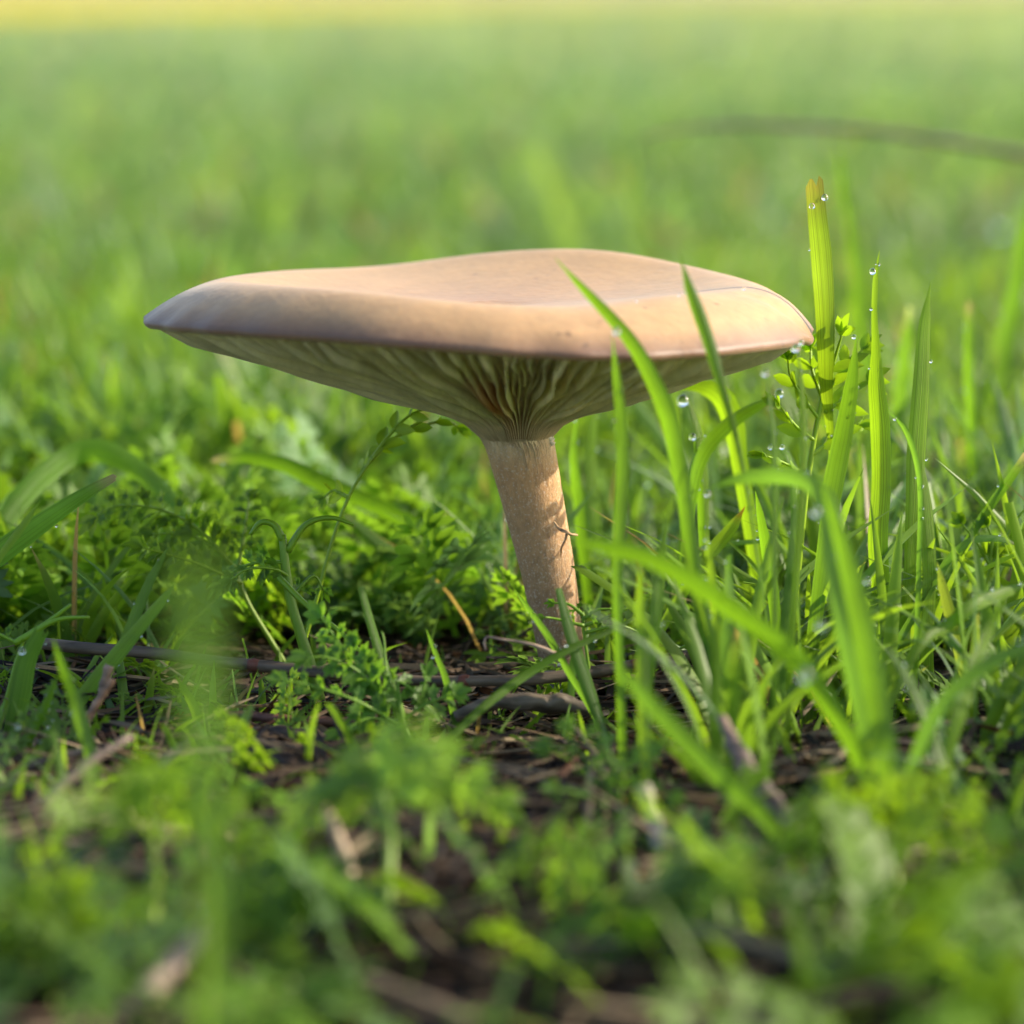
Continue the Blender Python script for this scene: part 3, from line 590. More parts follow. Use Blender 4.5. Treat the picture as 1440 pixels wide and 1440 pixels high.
weed('bright yellow-green lobed weed standing against the right tip of the cap', [(1165,520,51.5),(1150,590,51.5),(1135,680,51.5),(1122,800,51.5)], 11,
     [([(1165,535,51.5),(1172,510,51.4),(1178,490,51.3),(1184,470,51.2)], 2, 50, {}), ([(1160,560,51.5),(1185,520,51.5),(1215,490,51.6)], 3, 48), ([(1160,580,51.5),(1195,555,51.6),(1222,535,51.6)], 3, 48),
      ([(1152,590,51.5),(1130,560,51.4),(1112,530,51.3),(1108,505,51.2)], 3, 48), ([(1146,620,51.5),(1120,600,51.3),(1096,570,51.1)], 3, 46), ([(1142,640,51.5),(1175,615,51.7),(1210,598,51.9)], 3, 44), ([(1138,670,51.5),(1100,650,51.3),(1075,640,51.1)], 3, 40), ([(1156,560,51.6),(1142,520,51.8),(1140,490,52)], 3, 46)], G2*1.15, w0=.42, lobes=1, spread=40, facevec=(-.75, -.6, .1))
weed('feathery weed sprouting in front of the main twig left of the mushroom', [(560,985,48),(568,1020,48),(580,1050,48)], 14,
     [([(562,1000,48),(520,950,48),(478,905,48),(452,868,48)], 9, 44), ([(560,1000,48),(505,945,47.8),(462,925,47.6),(430,925,47.5)], 7, 40), ([(568,1010,48),(560,960,48),(590,975,48),(600,950,48)], 4, 36), ([(566,1000,48),(545,950,48.2),(540,900,48.3),(536,888,48.3)], 0, 18, {'end': False}),
      ([(562,1020,47.8),(500,985,47.5),(440,965,47.3),(395,955,47.2)], 6, 30), ([(556,1020,47.8),(520,1010,47.6),(478,1030,47.4)], 5, 36), ([(570,1010,47.9),(600,990,47.8),(640,975,47.8)], 5, 34)], G3*1.25, w0=.5)
weed('weed with a thick bent stem and drooping nibbled top leaves at the left', [(397,752,51),(402,800,51),(410,850,51),(425,900,51)], 19,
     [([(398,760,51),(385,738,51),(366,735,51),(352,752,51)], 0, 16, {'end': False,'rw': 12}), ([(404,775,51),(430,738,51),(465,728,51),(498,738,51)], 0, 16, {'end': False,'rw': 11}), ([(404,792,51),(370,790,51),(335,800,51),(310,822,51)], 4, 34), ([(408,812,51),(385,800,50.8),(350,800,50.6),(325,815,50.5)], 4, 30),
      ([(392,812,50.6),(430,850,50.4),(480,890,50.2),(520,930,50)], 0, 14, {'end': False, 'rw': 10}), ([(410,840,51),(440,810,51.2),(455,830,51.3)], 2, 24)], G1*.95, w0=.45)
weed('tall thin weed stalk with small leaflets reaching the underside of the cap', [(600,588,52),(560,612,52),(520,650,52),(490,700,52),(468,760,52),(446,840,52)], 7,
     [([(520,650,52),(545,615,52),(575,585,52),(610,570,52)], 4, 40), ([(505,672,52),(520,640,52.2),(535,628,52.3)], 3, 32), ([(560,612,52),(590,600,52.3),(628,592,52.6),(645,602,52.8)], 3, 32), ([(490,700,52),(470,690,52.2),(455,700,52.3)], 3, 28)], G2*1.1, w0=.5, lobes=1, spread=45, facevec=(-.6, -.65, .3))
weed('spreading weed with small nodding leaflets below the arching blade at the left', [(330,800,53),(350,850,53),(380,900,53)], 9,
     [([(335,805,53),(280,745,53),(220,715,53),(160,712,53),(135,728,53)], 9, 44), ([(332,800,53),(300,770,53),(260,750,53),(215,752,53)], 7, 42), ([(335,800,53),(345,740,53.5),(350,700,54)], 5, 36), ([(340,820,52.6),(270,790,52.3),(200,770,52)], 7, 40)], G2*.85, w0=.45)
def clump(label, cx, cy, d, spread, col, n=9, seg=58, h=90, seed=1):
    rr_ = np.random.default_rng(seed); lv = []
    for k in range(n):
        an = math.pi * (.06 + .88 * (k + rr_.uniform(.2, .8)) / n); L = rr_.uniform(.7, 1.15)
        ex, ey = cx - math.cos(an) * spread * L, cy - math.sin(an) * h * L + 25; dd = d + rr_.uniform(-1.6, 1.6)
        lv.append(([(cx, cy + 15, d), (cx * .6 + ex * .4, cy * .45 + ey * .55 - 18, d * .6 + dd * .4), (cx * .25 + ex * .75, ey - 6, d * .25 + dd * .75), (ex, ey + rr_.uniform(0, 22), dd)], int(rr_.integers(4, 7)), seg * rr_.uniform(.8, 1.15), {'col': np.array(col) * rr_.uniform(.8, 1.2)}))
    return weed(label, [(cx, cy + 8, d), (cx + 3, cy + 60, d - .2), (cx, cy + 120, d - .5)], 20, lv, col, w0=.34)
clump('pale blurred feathery clump in the foreground below the mushroom, left of centre', 545, 1130, 39.5, 150, (.13,.24,.04), 7, 66, 115, 2)
clump('yellow-green blurred feathery clump in the left foreground by the straw stalk', 215, 1165, 38.5, 165, G2*.95, 6, 66, 95, 3)
clump('blurred feathery clump filling the bottom left corner', 70, 1330, 36.5, 150, G2*.85, 6, 70, 110, 4)
clump('blurred green clump at the bottom edge beside the pale brown stick', 405, 1310, 36.5, 110, G1*.95, 5, 66, 120, 5)
clump('bright blurred clump under the bent blade in the right foreground', 1255, 1180, 39.5, 170, G2*.9, 6, 66, 95, 6)
clump('pale bluish blurred clump low in the right foreground, left of the bright one', 1010, 1260, 37.5, 130, (.11,.19,.06), 5, 66, 80, 7)
clump('greyish green blurred clump in the bottom right corner', 1330, 1370, 36, 150, (.10,.19,.055), 5, 72, 100, 8)
weed('blurred weed of thin forked leaves in the foreground under the stem', [(872,1120,43),(868,1160,43),(866,1210,43)], 12,
     [([(870,1130,43),(850,1090,43),(815,1060,43),(770,1050,43)], 4, 34), ([(870,1125,43),(880,1080,43),(915,1055,43)], 4, 32), ([(868,1150,43),(830,1120,42.8),(780,1110,42.6)], 4, 32), ([(868,1150,43),(900,1110,42.8),(945,1120,42.6)], 4, 32), ([(870,1100,43),(845,1035,43.4),(800,1020,43.6)], 4, 28)], G3*1.1, w0=.45)
weed('small weed with rounded leaflets at the right edge above the curved dry blade', [(1395,790,52),(1385,830,52),(1375,860,52)], 8,
     [([(1392,795,52),(1375,765,52),(1352,735,52)], 2, 30, {'lobes': 1}), ([(1392,795,52),(1395,760,52),(1388,738,52)], 2, 28, {'lobes': 1}), ([(1392,800,52),(1415,770,52),(1445,745,52)], 2, 28, {'lobes': 1}), ([(1394,800,52),(1430,730,52),(1450,710,52)], 2, 26, {'lobes': 1})], G2, w0=.55, spread=50)
weed('little weed with curled pale leaves just behind the front cluster', [(1002,885,50),(996,920,50),(990,950,50)], 7,
     [([(1000,890,50),(985,872,50),(968,860,50)], 1, 22, {'lobes': 1}), ([(1000,890,50),(1010,870,50),(1018,860,50)], 1, 22, {'lobes': 1}), ([(998,900,50),(960,910,50),(935,930,50)], 2, 22, {'lobes': 1})], G3*1.3, w0=.5)
weed('sprig with curled leaf tips against the right side of the stem foot', [(820,860,49.6),(822,895,49.6),(828,940,49.6)], 6,
     [([(820,865,49.6),(800,850,49.6),(778,848,49.6)], 2, 18), ([(822,870,49.6),(840,858,49.6),(860,856,49.6)], 2, 20), ([(822,880,49.6),(870,862,49.8),(905,840,50)], 3, 16), ([(822,890,49.6),(870,880,49.8),(900,890,50)], 2, 16), ([(821,880,49.4),(780,870,49.3),(765,868,49.2)], 1, 18)], G1, w0=.4)
weed('leafy sprig lying over the left edge beside the square cut blade', [(35,895,49.4),(20,940,49.4),(5,1000,49.4)], 8,
     [([(20,905,49.4),(60,880,49.4),(100,850,49.4)], 0, 22, {'end': False, 'rw': 11}), ([(30,900,49.4),(80,872,49.3),(126,868,49.3)], 0, 20, {'end': False, 'rw': 10}), ([(25,905,49.4),(-10,890,49.4),(-40,900,49.4)], 2, 26)], G1, w0=.5)

# ------------------------------------------------------------------ twigs and dry pieces
GT = 'dry twigs lying in the litter'
def twig(label, pts, w, col=(.12,.085,.06), nodes=(), name='twig', cat='twig', group=GT, rough=.12, seed=1, taper=None, n=40, sink=False):
    path = px_path(pts, n, False); d = (path - CAM) @ FWD; t = np.linspace(0, 1, n)
    Wd = (np.interp(t, np.linspace(0, 1, len(w)), w) if not np.isscalar(w) else np.full(n, float(w))) / 2 * d / F
    path = path + np.stack([np.zeros(n), np.zeros(n), (vnoise(t * 9, t * 0, seed) - .5) * .5 * Wd], -1)
    C = np.array(col) * (1 + .5 * (vnoise(t * 14, t * 0 + seed, seed)[:, None] - .5))
    a = Acc(); tube(a, path, Wd, 12, C, rough, seed)
    if not nodes: return tag(a.build(name, M_BARK, origin=path[n // 2]), label, cat, group)
    root = thing(name, path[n // 2], label, cat, group); a.build('shaft', M_BARK, root)
    for q in nodes:
        i = int(q * (n - 1)); T = nrm(path[min(i + 1, n - 1)] - path[max(i - 1, 0)]); c = path[i]; tt = np.linspace(-1, 1, 7)
        a = Acc(); tube(a, c + T * tt[:, None] * Wd[i] * .9, Wd[i] * (1.04 + .14 * np.exp(-(tt * 1.8) ** 2)), 12, (.11,.035,.02), .1, seed); a.build('joint', M_BARK, root)
    return root
twig('long grey-brown jointed twig lying across the foot of the stem', [(48,903,50.5),(130,912,50.3),(230,919,50.2),(340,935,50),(480,948,49.8),(600,957,49.6),(720,957,49.4),(810,949,49.6),(890,938,49.8),(990,918,50)], 17, (.10,.072,.048), (.34,.66,.9))
twig('grey stick slanting up to the right in the left foreground', [(-20,1205,42.6),(50,1140,43),(110,1085,43.3),(160,1050,43.6),(184,1036,43.8)], [20,18,15,13,9], (.15,.11,.08), seed=3)
twig('pale brown blurred stick in the bottom left corner area', [(150,1460,35.6),(210,1395,36),(265,1335,36.5),(315,1285,37)], [42,36,32,26], (.3,.22,.15), seed=4)
twig('pale broken stick standing in the foreground weeds left of centre', [(455,1128,40),(468,1160,39.9),(488,1220,39.8),(505,1335,39.4)], [12,20,26,28], (.42,.31,.2), seed=5)
twig('reddish twig half buried under the main twig at the left', [(300,1005,49),(360,1008,49),(450,1016,48.9),(530,1010,48.8)], 14, (.13,.055,.035), seed=6)
twig('pale dry straw stalk crossing the left foreground weeds', [(70,1160,43.4),(140,1140,43),(200,1100,42.6),(260,1045,42.2)], [9,10,13,6], (.3,.27,.15), seed=7)
twig('dark rotten stick slanting down to the right in the right foreground', [(1015,1010,43.6),(1040,1060,43),(1070,1110,42.6),(1120,1170,42)], [14,26,30,26], (.15,.10,.075), rough=.3, seed=8)
twig('pale dead grass stem standing out of the dark litter, centre foreground', [(905,1105,42),(915,1140,42),(925,1180,41.8),(935,1240,41.6)], [20,22,22,18], (.36,.3,.24), seed=9)
twig('thin hooked dry curl sticking out left of the stem foot', [(683,915,48.3),(681,903,48.3),(686,896,48.3),(712,900,48.3),(745,906,48.4),(790,922,48.5)], [2.5,3.5,4,5,6,7], (.26,.18,.13), seed=10, rough=.2)
twig('forked dry curl clinging to the right side of the stem', [(779,734,50.2),(786,743,50.1),(796,748,50),(803,752,50.0),(812,752,50.1)], [2.5,4,5,4,2.5], (.34,.2,.1), seed=11, name='dry_curl', cat='dry curl')
twig('short dry splinter hanging below the curl on the stem', [(797,750,50),(795,760,50),(790,770,50),(789,782,50.1)], [4,3.5,3,2], (.3,.15,.07), seed=12, name='dry_curl', cat='dry curl')
twig('stripy dry bark strip lying under the main twig near the stem', [(640,1010,48.6),(690,990,48.6),(760,985,48.7),(840,1000,48.8)], [14,24,26,18], (.12,.09,.065), seed=13, rough=.35)
twig('dark wet stick under the weeds left of the stem', [(330,1040,48.4),(400,1030,48.4),(470,1045,48.4)], 20, (.05,.035,.028), rough=.3, seed=14)
twig('dry brown splinter leaning by the left end of the main twig', [(155,935,48),(145,965,48),(130,1000,48),(118,1030,48)], [16,10,9,8], (.2,.13,.085), rough=.4, seed=15)
twig('second dry splinter below it leaning the same way', [(158,955,47),(140,985,47),(122,1010,47)], [10,9,7], (.24,.13,.07), rough=.3, seed=16)
twig('brown stick lying low at the left behind the slanting grey one', [(30,1085,46),(80,1065,46),(140,1055,46)], 12, (.1,.07,.05), seed=17)
twig('dark stick end showing behind the front cluster, right of the stem', [(920,935,49.6),(960,925,49.6),(1000,912,49.6)], [15,16,13], (.10,.07,.055), seed=18)
twig('long thin bare stalk arching over the lawn far behind the mushroom', [(900,196,80),(930,186,80.5),(985,179,81),(1050,176,81.5),(1150,178,82),(1250,187,82.5),(1350,203,83),(1440,219,83.5),(1560,250,84),(1720,340,85),(1900,620,86)], [3,7,10,11,12,12,12,12,13,13,14], (.09,.07,.05), name='dry_stalk', cat='dry stalk', seed=19, rough=.05)

# ------------------------------------------------------------------ dew drops on the hero plants
def drop(label, px, py, d, r):
    V = []; n, m = 12, 9; rr = .88 * r * d / F; c = P(px, py, d)
    for i in range(m):
        ph = math.pi * i / (m - 1)
        for j in range(n):
            a = 2 * math.pi * j / n; s_ = math.sin(ph) * (1 - .1 * math.cos(ph)); V.append([s_ * math.cos(a), s_ * math.sin(a), math.cos(ph) * (1.08 if ph < 1.57 else .96)])
    V = np.array(V) * rr + c; Fq = []
    for i in range(m - 1):
        for j in range(n): Fq.append([i * n + j, (i + 1) * n + j, (i + 1) * n + (j + 1) % n, i * n + (j + 1) % n])
    a = Acc(); a.add(V, np.array(Fq)); o = a.build('dew_drop', M_DEW, origin=c); return tag(o, label, 'dew drop', 'dew drops on the grass')
drop('clear drop on the needle-tipped hairy blade', 1227, 382, 50.9, 5.5)
drop('upper drop on the edge of the torn brown-topped blade', 1160, 278, 50.6, 5.5)
drop('lower drop on the face of the torn brown-topped blade', 1142, 290, 50.6, 5)
drop('drop on the long blade crossing the front of the cap', 867, 466, 45.4, 6.5)
drop('bright drop under the right tip of the cap, against the lobed weed', 1119, 490, 47, 7)
drop('small drop just above the bright one under the right tip of the cap', 1127, 482, 48, 4.5)
drop('dim drop left of and below the bright one under the cap tip', 1076, 525, 46, 6)
drop('largest clear drop hanging under the arched leaf right of the cap underside', 960, 564, 53.4, 10)
drop('clear drop on the tip of the dark sided blade', 1096, 554, 52.9, 8)
drop('small drop on the short upright leaf below the largest drop', 974, 615, 53, 6)
drop('left one of the pair of drops low behind the narrow crossing blade', 1084, 629, 52, 5)
drop('right one of the pair of drops low behind the narrow crossing blade', 1100, 629, 52, 4.5)
drop('round blurred drop on the shoulder of the bent blade', 1148, 720, 42.6, 8)
drop('drop on the grass left of the bent blade, over the dark gap', 995, 695, 47, 6)
drop('drop low on the broad blade in front of the hairy one', 1219, 817, 46, 5.5)
drop('round blurred drop on the wide soft blade, upper of two', 1155, 880, 42, 8)
drop('large round blurred drop where the sloping blade meets the wide one', 1132, 950, 40, 11)
drop('tiny drop on the skin near the right end of the cap top', 1046, 406, 48.7, 3)
drop('tiny drop on the crest of the cap behind the crossing blade', 895, 423, 47.1, 2.4)
drop('tiny drop on the crest of the cap beside the narrow blade', 955, 415, 47.3, 2.4)
drop('drop hanging on the notched blade at the left edge', 31, 916, 48, 6)
drop('drop on the low tuft at the left edge', 24, 1022, 46.5, 5)
drop('blurred bluish drop in the bottom left weeds', 277, 1277, 37, 7)
drop('drop on the little lobed leaf at the top right of the lobed weed', 1201, 474, 51, 4)
drop('blurred drop far behind near the right edge', 1407, 323, 120, 9)

# ------------------------------------------------------------------ turf (uncountable): blades, weeds, litter, dew
def blades(name, x, y, h, wd, lean, col, K=5, M=3, tipw=.03, az=None, label=None, cutf=.15):
    n = len(x); r = rng
    az = r.uniform(0, 2 * math.pi, n) if az is None else az
    fa = r.uniform(0, math.pi, n)                      # direction of the flat side
    t = np.linspace(0, 1, K)[None, :]
    z0 = ground_z(x, y) - .15
    ln = lean[:, None] * h[:, None]
    bend = t ** 1.8
    drop_ = np.clip(lean[:, None] - .5, 0, 2) * .5
    PX = x[:, None] + np.cos(az)[:, None] * ln * bend; PY = y[:, None] + np.sin(az)[:, None] * ln * bend
    PZ = z0[:, None] + h[:, None] * (t - drop_ * t ** 2.6)
    cut = r.random(n) < cutf
    wp = np.interp(t, [0, .3, .7, .9, 1], [.65, 1, .8, .4, tipw]); wp = np.where(cut[:, None], np.interp(t, [0, .3, 1], [.65, 1, .75]), wp)
    W = wd[:, None] * wp
    tw = fa[:, None] + (r.uniform(-.8, .8, n))[:, None] * t
    sx, sy = np.cos(tw), np.sin(tw)
    u = np.linspace(-1, 1, M)
    V = np.stack([PX[..., None] + sx[..., None] * W[..., None] * u * .5 - sy[..., None] * W[..., None] * .22 * (u ** 2), PY[..., None] + sy[..., None] * W[..., None] * u * .5 + sx[..., None] * W[..., None] * .22 * (u ** 2), np.broadcast_to(PZ[..., None], PX.shape + (M,))], -1)
    i = (np.arange(K - 1)[:, None] * M + np.arange(M - 1)[None]).ravel()
    Fq = (np.stack([i, i + 1, i + M + 1, i + M], 1)[None] + (np.arange(n) * K * M)[:, None, None]).reshape(-1, 4)
    C = np.repeat(col, K * M, axis=0).reshape(n, K, M, 3)
    tipb = (r.random(n) < .06)[:, None, None, None] * np.clip(t * 5 - 4, 0, 1)[:, :, None, None]
    C = C * (1 - tipb) + np.array([.24, .21, .09]) * tipb
    o = mesh_obj(name, V.reshape(-1, 3), Fq, M_GRASS, C.reshape(-1, 3), None)
    tag(o, label, 'grass', kind='stuff'); return np.stack([PX, PY, PZ], -1)
def wedge(n, d0, d1, half=.17, pad=6, px=None):
    dd = np.sqrt(rng.uniform(d0 ** 2, d1 ** 2, n)); hw = half * dd + pad
    x = rng.uniform(-1, 1, n) * hw; return x, dd - 51.0
def grasscol(n, x, y, dry=.04):
    v = vnoise(x / 9, y / 9, 11) * .5 + rng.random(n) * .5
    dead = (rng.random(n) < dry)[:, None]; a = np.array([.07, .16, .022]); b = np.array([.15, .26, .018]); c = np.array([.10, .19, .065])
    col = a + (b - a) * v[:, None]; q = (rng.random(n) < .25)[:, None]; col = np.where(q, c * (.8 + .5 * rng.random(n))[:, None], col)
    col = np.where(dead, np.array([.2, .15, .075]), col)
    return col * rng.uniform(.8, 1.2, n)[:, None] * (1 + .10 * ((x < 3) & (y > 3) & (y < 45)))[:, None]
tips = []
# open litter patch round the foot: returns density 0..1 and maximum height in cm
def zone(x, y):
    u = 720 + x / (y + 51) * F; d = y + 51
    dens = np.ones(len(x)); hm = np.full(len(x), 2.6)
    front = d < 51
    gap = (u > 560) & (u < 1010) & (d > 40.5) & (d < 53); dens[gap] = .45; hm[gap] = .9
    gl = (u <= 560) & (d > 38.5) & (d < 51.5); dens[gl] = .62; hm[gl] = 1.1
    gl2 = (u <= 680) & (u > 250) & (d >= 51) & (d < 55); dens[gl2] = .3; hm[gl2] = 1.2
    gr = (u >= 1010) & (d > 42) & (d < 62); dens[gr] = .9; hm[gr] = 3.4
    lb = (u <= 1010) & (d >= 55) & (d < 66); dens[lb] = .7; hm[lb] = 2.0
    ns = (u > 770) & (u < 1130) & (d > 50.5) & (d < 58); hm[ns] = 1.5
    ff = d <= 41; dens[ff] = .12; hm[ff] = 1.2
    fr = (d <= 42) & (u > 1010); hm[fr] = 1.8
    hm[(d >= 66)] = 3.2
    pt = vnoise(x / 2.2 + 31, y / 2.2, 8); nr_ = d < 62; dens = np.where(nr_, dens * np.clip((pt - .25) * 3, .1, 1.2), dens)
    return dens, hm
n = 24000; x, y = wedge(n, 31, 100, .19, 5); de, hm = zone(x, y); k = rng.random(n) < de * .85; x, y, hm = x[k], y[k], hm[k]; n = len(x)
h = hm * rng.uniform(.45, 1.15, n); tips.append(blades('grass', x, y, h, rng.uniform(.07, .2, n) * (.6 + h * .25), rng.uniform(.1, 1.2, n), grasscol(n, x, y), K=7, M=3, label='short mixed grass blades covering the lawn around the mushroom'))
n = 44000; x, y = wedge(n, 98, 420, .17, 8); h = rng.uniform(1.2, 3.1, n) * (.7 + .6 * vnoise(x / 22, y / 22, 4)); tips.append(blades('grass', x, y, h, rng.uniform(.2, .45, n) * (1 + y / 300), rng.uniform(.3, 1.4, n), grasscol(n, x, y) + np.array([.05, .06, .10]) * np.clip((y[:, None] - 20) / 250, 0, 1), K=4, M=3, label='blurred lawn grass stretching back behind the mushroom'))  # paler with distance: haze and dew sheen painted into the grass colour
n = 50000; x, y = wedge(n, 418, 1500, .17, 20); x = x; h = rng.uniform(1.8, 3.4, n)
c = grasscol(n, x, y) * .9 + np.array([.10, .10, .13]); fe = far_edge(x, y)[:, None]; c = c * (1 - fe) + (FAR_SUN * rng.uniform(.7, 1.2, (n, 1))) * fe  # haze-pale base colour, sunlit far strip painted over it in yellow
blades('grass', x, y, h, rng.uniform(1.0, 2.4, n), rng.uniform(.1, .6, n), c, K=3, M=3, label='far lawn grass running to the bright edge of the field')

# lobed ground weeds
def leaf_template(r, npair, rounded):
    V = []; Fq = []; T3 = []
    K = 7; t = np.linspace(0, 1, K); curve = r.uniform(.1, .5)
    path = np.stack([np.zeros(K) + r.normal(0, .02) * t, t * (1 - .15 * curve * t), .35 * curve * (t - t ** 2 * 2.0)], -1)
    acc = Acc()
    ribbon(acc, path, np.linspace(.035, .015, K), face=np.tile([0, 0, 1.], (K, 1)), M=2, fold=0)
    for q in np.linspace(.18, .98, npair):
        p = np.array([np.interp(q, t, path[:, k]) for k in range(3)])
        for sg in (-1, 1):
            an = R(r.uniform(42, 72)); dv = nrm(np.array([sg * math.sin(an), math.cos(an), r.uniform(-.1, .35)])); L = r.uniform(.2, .3) * (1.1 - .5 * abs(q - .4))
            s2 = np.cross(dv, [0, 0, 1.])
            for la, Ls in ((0, 1),) if rounded else ((-.65, .75), (0, 1), (.65, .75)):
                lv = dv * math.cos(la) + s2 * math.sin(la); b0 = p + dv * (L * .3 if la else 0)
                pp = b0 + lv * L * Ls * (np.linspace(0, 1, 4)[:, None]) + np.array([0, 0, -.15]) * L * np.linspace(0, 1, 4)[:, None] ** 2
                ribbon(acc, pp, L * (.62 if rounded else .3) * np.array([.3, .95, .95, .1]), face=np.tile([0, 0, 1.], (4, 1)), M=3, fold=.25)
    V = np.concatenate(acc.V); return V, np.concatenate(acc.F4)
tr = np.random.default_rng(5)
TPL = [leaf_template(tr, tr.integers(4, 8), i == 3) for i in range(10)]
def scatter_leaves(name, x, y, size, pitch, col, label, z=0.0):
    n = len(x); az = rng.uniform(0, 2 * math.pi, n); which = rng.integers(0, len(TPL), n); Vs = []; Fs = []; Cs = []; base = 0
    roll = rng.uniform(-.7, .7, n); z0 = ground_z(x, y) + z
    for w_ in range(len(TPL)):
        idx = np.nonzero(which == w_)[0]; V, Fq = TPL[w_]
        if not len(idx): continue
        cr, sr = np.cos(roll[idx]), np.sin(roll[idx]); cp, sp = np.cos(pitch[idx]), np.sin(pitch[idx]); ca, sa = np.cos(az[idx]), np.sin(az[idx])
        X = V[None, :, 0] * cr[:, None] + V[None, :, 2] * sr[:, None]; Z = -V[None, :, 0] * sr[:, None] + V[None, :, 2] * cr[:, None]; Y = np.broadcast_to(V[None, :, 1], X.shape)
        Y2 = Y * cp[:, None] - Z * sp[:, None]; Z2 = Y * sp[:, None] + Z * cp[:, None]
        X3 = X * ca[:, None] - Y2 * sa[:, None]; Y3 = X * sa[:, None] + Y2 * ca[:, None]
        s_ = size[idx][:, None]
        W = np.stack([x[idx][:, None] + X3 * s_, y[idx][:, None] + Y3 * s_, z0[idx][:, None] + Z2 * s_], -1)
        Fs.append((Fq[None] + (np.arange(len(idx)) * len(V))[:, None, None] + base).reshape(-1, 4)); Vs.append(W.reshape(-1, 3)); Cs.append(np.repeat(col[idx], len(V), 0)); base += len(idx) * len(V)
    o = mesh_obj(name, np.concatenate(Vs), np.concatenate(Fs), M_LEAF, np.concatenate(Cs)); tag(o, label, 'ground cover', kind='stuff')
def zone_weeds(x, y):
    u = 720 + x / (y + 51) * F; d = y + 51; de = np.full(len(x), .25); sz = np.full(len(x), 1.6)
    lf = (u < 640) & (d < 42); de[lf] = np.where(d[lf] < 38.5, .42, .22); sz[lf] = np.where(d[lf] < 37.5, 1.9, 1.1)
    rf = (u > 980) & (d < 43); de[rf] = .42; sz[rf] = np.where(d[rf] < 38, 2.0, 1.4)
    cf = (u >= 640) & (u <= 980) & (d < 37.5); de[cf] = .5; sz[cf] = 1.5
    cg = (u >= 560) & (u <= 1010) & (d >= 39.5) & (d < 51); de[cg] = .05; sz[cg] = .9
    lg = (u < 560) & (d >= 42) & (d < 51); de[lg] = .26; sz[lg] = 1.1
    lb = (u < 660) & (d >= 54) & (d < 82); de[lb] = 1; sz[lb] = 2.4
    sh = (u < 700) & (u > 250) & (d >= 51) & (d < 54); de[sh] = .1
    rb = (u > 1010) & (d > 50) & (d < 75); de[rb] = .5; sz[rb] = 1.9
    pt = vnoise(x / 1.7 + 11, y / 2.6, 18); de = np.where(d < 52, de * np.clip((pt - np.where(d < 39.5, .2, .38)) * 6, .0, 1.3), de)
    return de, sz
n = 7000; x, y = wedge(n, 31, 96, .19, 4); de, sz = zone_weeds(x, y); k = rng.random(n) < de; x, y, sz = x[k], y[k], sz[k]; n = len(x)
u_ = 720 + x / (y + 51) * F
col = grasscol(n, x, y, 0) * np.where(y < -10, .95, 1.0)[:, None]; bl = ((y < -8) & (rng.random(n) < .45))[:, None]; col = np.where(bl, np.array([.07, .145, .045]) * rng.uniform(.8, 1.5, (n, 1)), col)
scatter_leaves('ground_weeds', x, y, sz * rng.uniform(.6, 1.25, n), rng.uniform(.15, 1.15, n), col, 'low feathery lobed weeds carpeting the lawn')

# litter
def litter(name, x, y, L, wd, col, label, zr=.25, K=5):
    n = len(x); az = rng.uniform(0, 2 * math.pi, n); t = np.linspace(-.5, .5, K)[None]
    cv = rng.normal(0, .25, n)[:, None]; tilt = rng.normal(0, .16, n)[:, None]
    PX = x[:, None] + (np.cos(az)[:, None] * t - np.sin(az)[:, None] * cv * t ** 2) * L[:, None]; PY = y[:, None] + (np.sin(az)[:, None] * t + np.cos(az)[:, None] * cv * t ** 2) * L[:, None]
    PZ = ground_z(x, y)[:, None] + rng.uniform(.02, zr, n)[:, None] + tilt * t * L[:, None] + .12 * L[:, None] * cv * (t ** 2)
    u = np.array([-1, 0, 1.]); ro = rng.uniform(-.9, .9, n)[:, None]
    sx, sy, sz = -np.sin(az)[:, None] * np.cos(ro), np.cos(az)[:, None] * np.cos(ro), np.sin(ro)
    W = wd[:, None] * np.interp(t, [-.5, -.3, .3, .5], [.5, 1, .9, .4]); one = np.ones((1, K))
    V = np.stack([PX[..., None] + (sx * W)[..., None] * u * .5, PY[..., None] + (sy * W)[..., None] * u * .5, PZ[..., None] + (sz * W)[..., None] * u * .5 + (.35 * W)[..., None] * (1 - u ** 2)], -1)
    i = (np.arange(K - 1)[:, None] * 3 + np.arange(2)[None]).ravel(); Fq = (np.stack([i, i + 1, i + 4, i + 3], 1)[None] + (np.arange(n) * K * 3)[:, None, None]).reshape(-1, 4)
    o = mesh_obj(name, V.reshape(-1, 3), Fq, M_DRY, np.repeat(col, K * 3, 0)); tag(o, label, 'litter', kind='stuff')
n = 13000; x, y = wedge(n, 32, 75, .19, 3)
pal = np.array([[.10, .06, .035], [.06, .04, .028], [.2, .13, .075], [.32, .22, .12], [.14, .055, .025], [.035, .025, .02]]) * .42
col = pal[rng.choice(6, n, p=[.28, .2, .2, .12, .08, .12])] * rng.uniform(.7, 1.3, (n, 1))
litter('litter', x, y, rng.uniform(.4, 3.0, n), rng.uniform(.04, .16, n), col, 'brown needles and dead grass stems on the dark soil')
n = 2600; x, y = wedge(n, 36, 60, .19, 2); col = np.array([[.22, .08, .02], [.07, .045, .03], [.03, .022, .018]])[rng.choice(3, n, p=[.2, .4, .4])] * rng.uniform(.6, 1.3, (n, 1))
litter('crumbs', x, y, rng.uniform(.12, .4, n), rng.uniform(.1, .26, n), col, 'small reddish and dark crumbs of bark in the litter', .12, 4)

n = 330; x, y = wedge(n, 32, 52, .19, 2)
litter('straw', x, y, rng.uniform(1.0, 3.6, n), rng.uniform(.05, .13, n), np.array([.26, .2, .12]) * rng.uniform(.5, 1.1, (n, 1)), 'pale dead grass straws strewn among the weeds', .5)

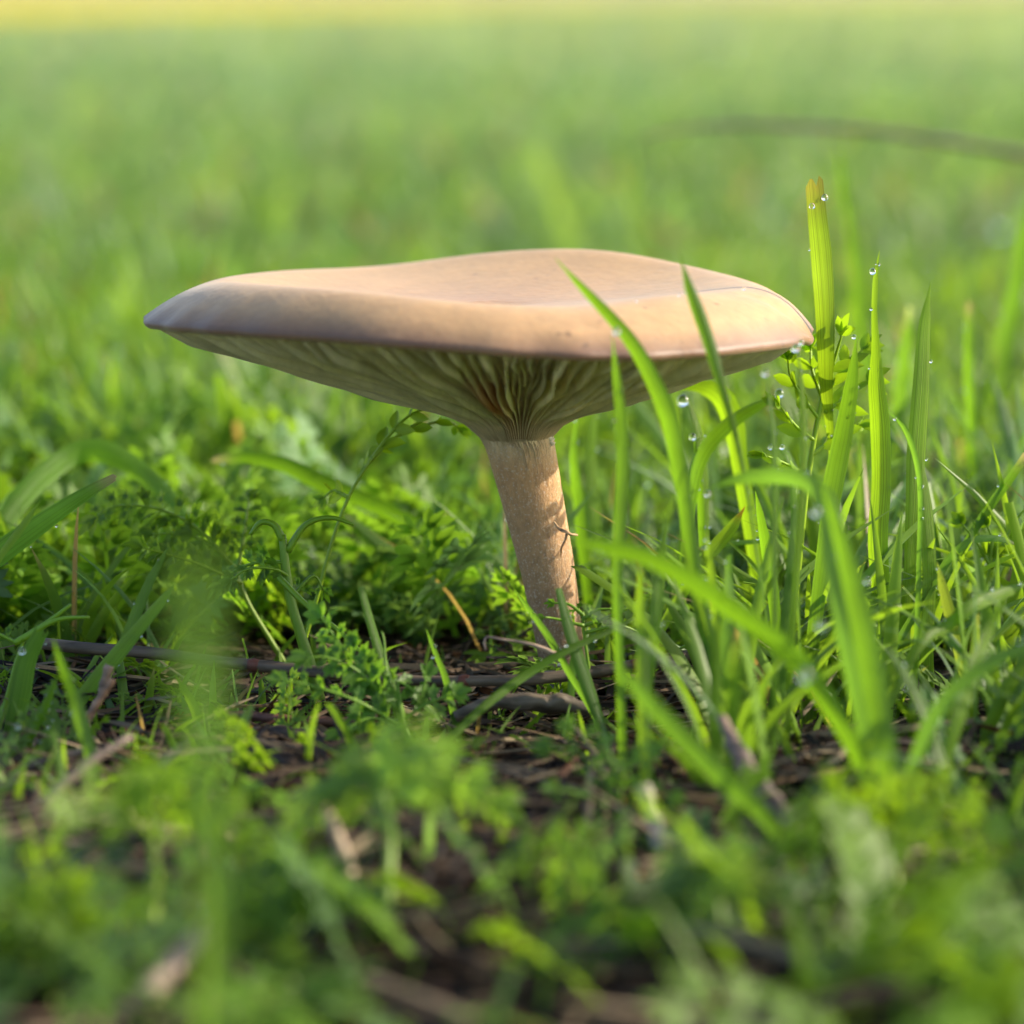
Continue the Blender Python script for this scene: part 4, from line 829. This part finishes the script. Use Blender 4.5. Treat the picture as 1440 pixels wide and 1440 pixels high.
# dew
T_ = np.concatenate([t_[:, -2, :] for t_ in tips]); sel = rng.choice(len(T_), 2600, replace=False, p=None); pos = T_[sel]
pos = pos[(np.abs(pos[:, 1]) > 3)]
hb = []
for path, W, tip_ in HERO:
    for q in range(rng.integers(2, 7)):
        i = rng.integers(1, len(path) // 2); T = nrm(path[i + 1] - path[i - 1]); sd_ = nrm(np.cross(T, path[i] - CAM)) * rng.choice([-1, 1]); hb.append(path[i] + sd_ * W[i] * .44)
pos = np.vstack([pos, hb])
ph = (1 + 5 ** .5) / 2
iv = nrm(np.array([[-1, ph, 0], [1, ph, 0], [-1, -ph, 0], [1, -ph, 0], [0, -1, ph], [0, 1, ph], [0, -1, -ph], [0, 1, -ph], [ph, 0, -1], [ph, 0, 1], [-ph, 0, -1], [-ph, 0, 1]], float))
ifc = [(0,11,5),(0,5,1),(0,1,7),(0,7,10),(0,10,11),(1,5,9),(5,11,4),(11,10,2),(10,7,6),(7,1,8),(3,9,4),(3,4,2),(3,2,6),(3,6,8),(3,8,9),(4,9,5),(2,4,11),(6,2,10),(8,6,7),(9,8,1)]
def subdiv(V, Fc):
    V = list(map(tuple, V)); mid = {}; out = []
    def m(a, b):
        k = (min(a, b), max(a, b))
        if k not in mid: mid[k] = len(V); V.append(tuple(nrm((np.array(V[a]) + np.array(V[b])) / 2)))
        return mid[k]
    for a, b, c in Fc: x1, x2, x3 = m(a, b), m(b, c), m(c, a); out += [(a, x1, x3), (b, x2, x1), (c, x3, x2), (x1, x2, x3)]
    return np.array(V), out
iv, ifc = subdiv(iv, ifc); ifc = np.array(ifc)
n = len(pos); rr = .9 * rng.uniform(.02, .07, n) ** 1.0 * np.where(np.arange(n) >= n - len(hb), .5, 1) * (1 + np.clip(pos[:, 1], 0, 400) / 250)
V = pos[:, None] + iv[None] * rr[:, None, None]; Fq = (ifc[None] + (np.arange(n) * len(iv))[:, None, None]).reshape(-1, 3)
tag(mesh_obj('dew', V.reshape(-1, 3), Fq, M_DEW), 'tiny dew drops scattered over the grass', 'dew', kind='stuff')
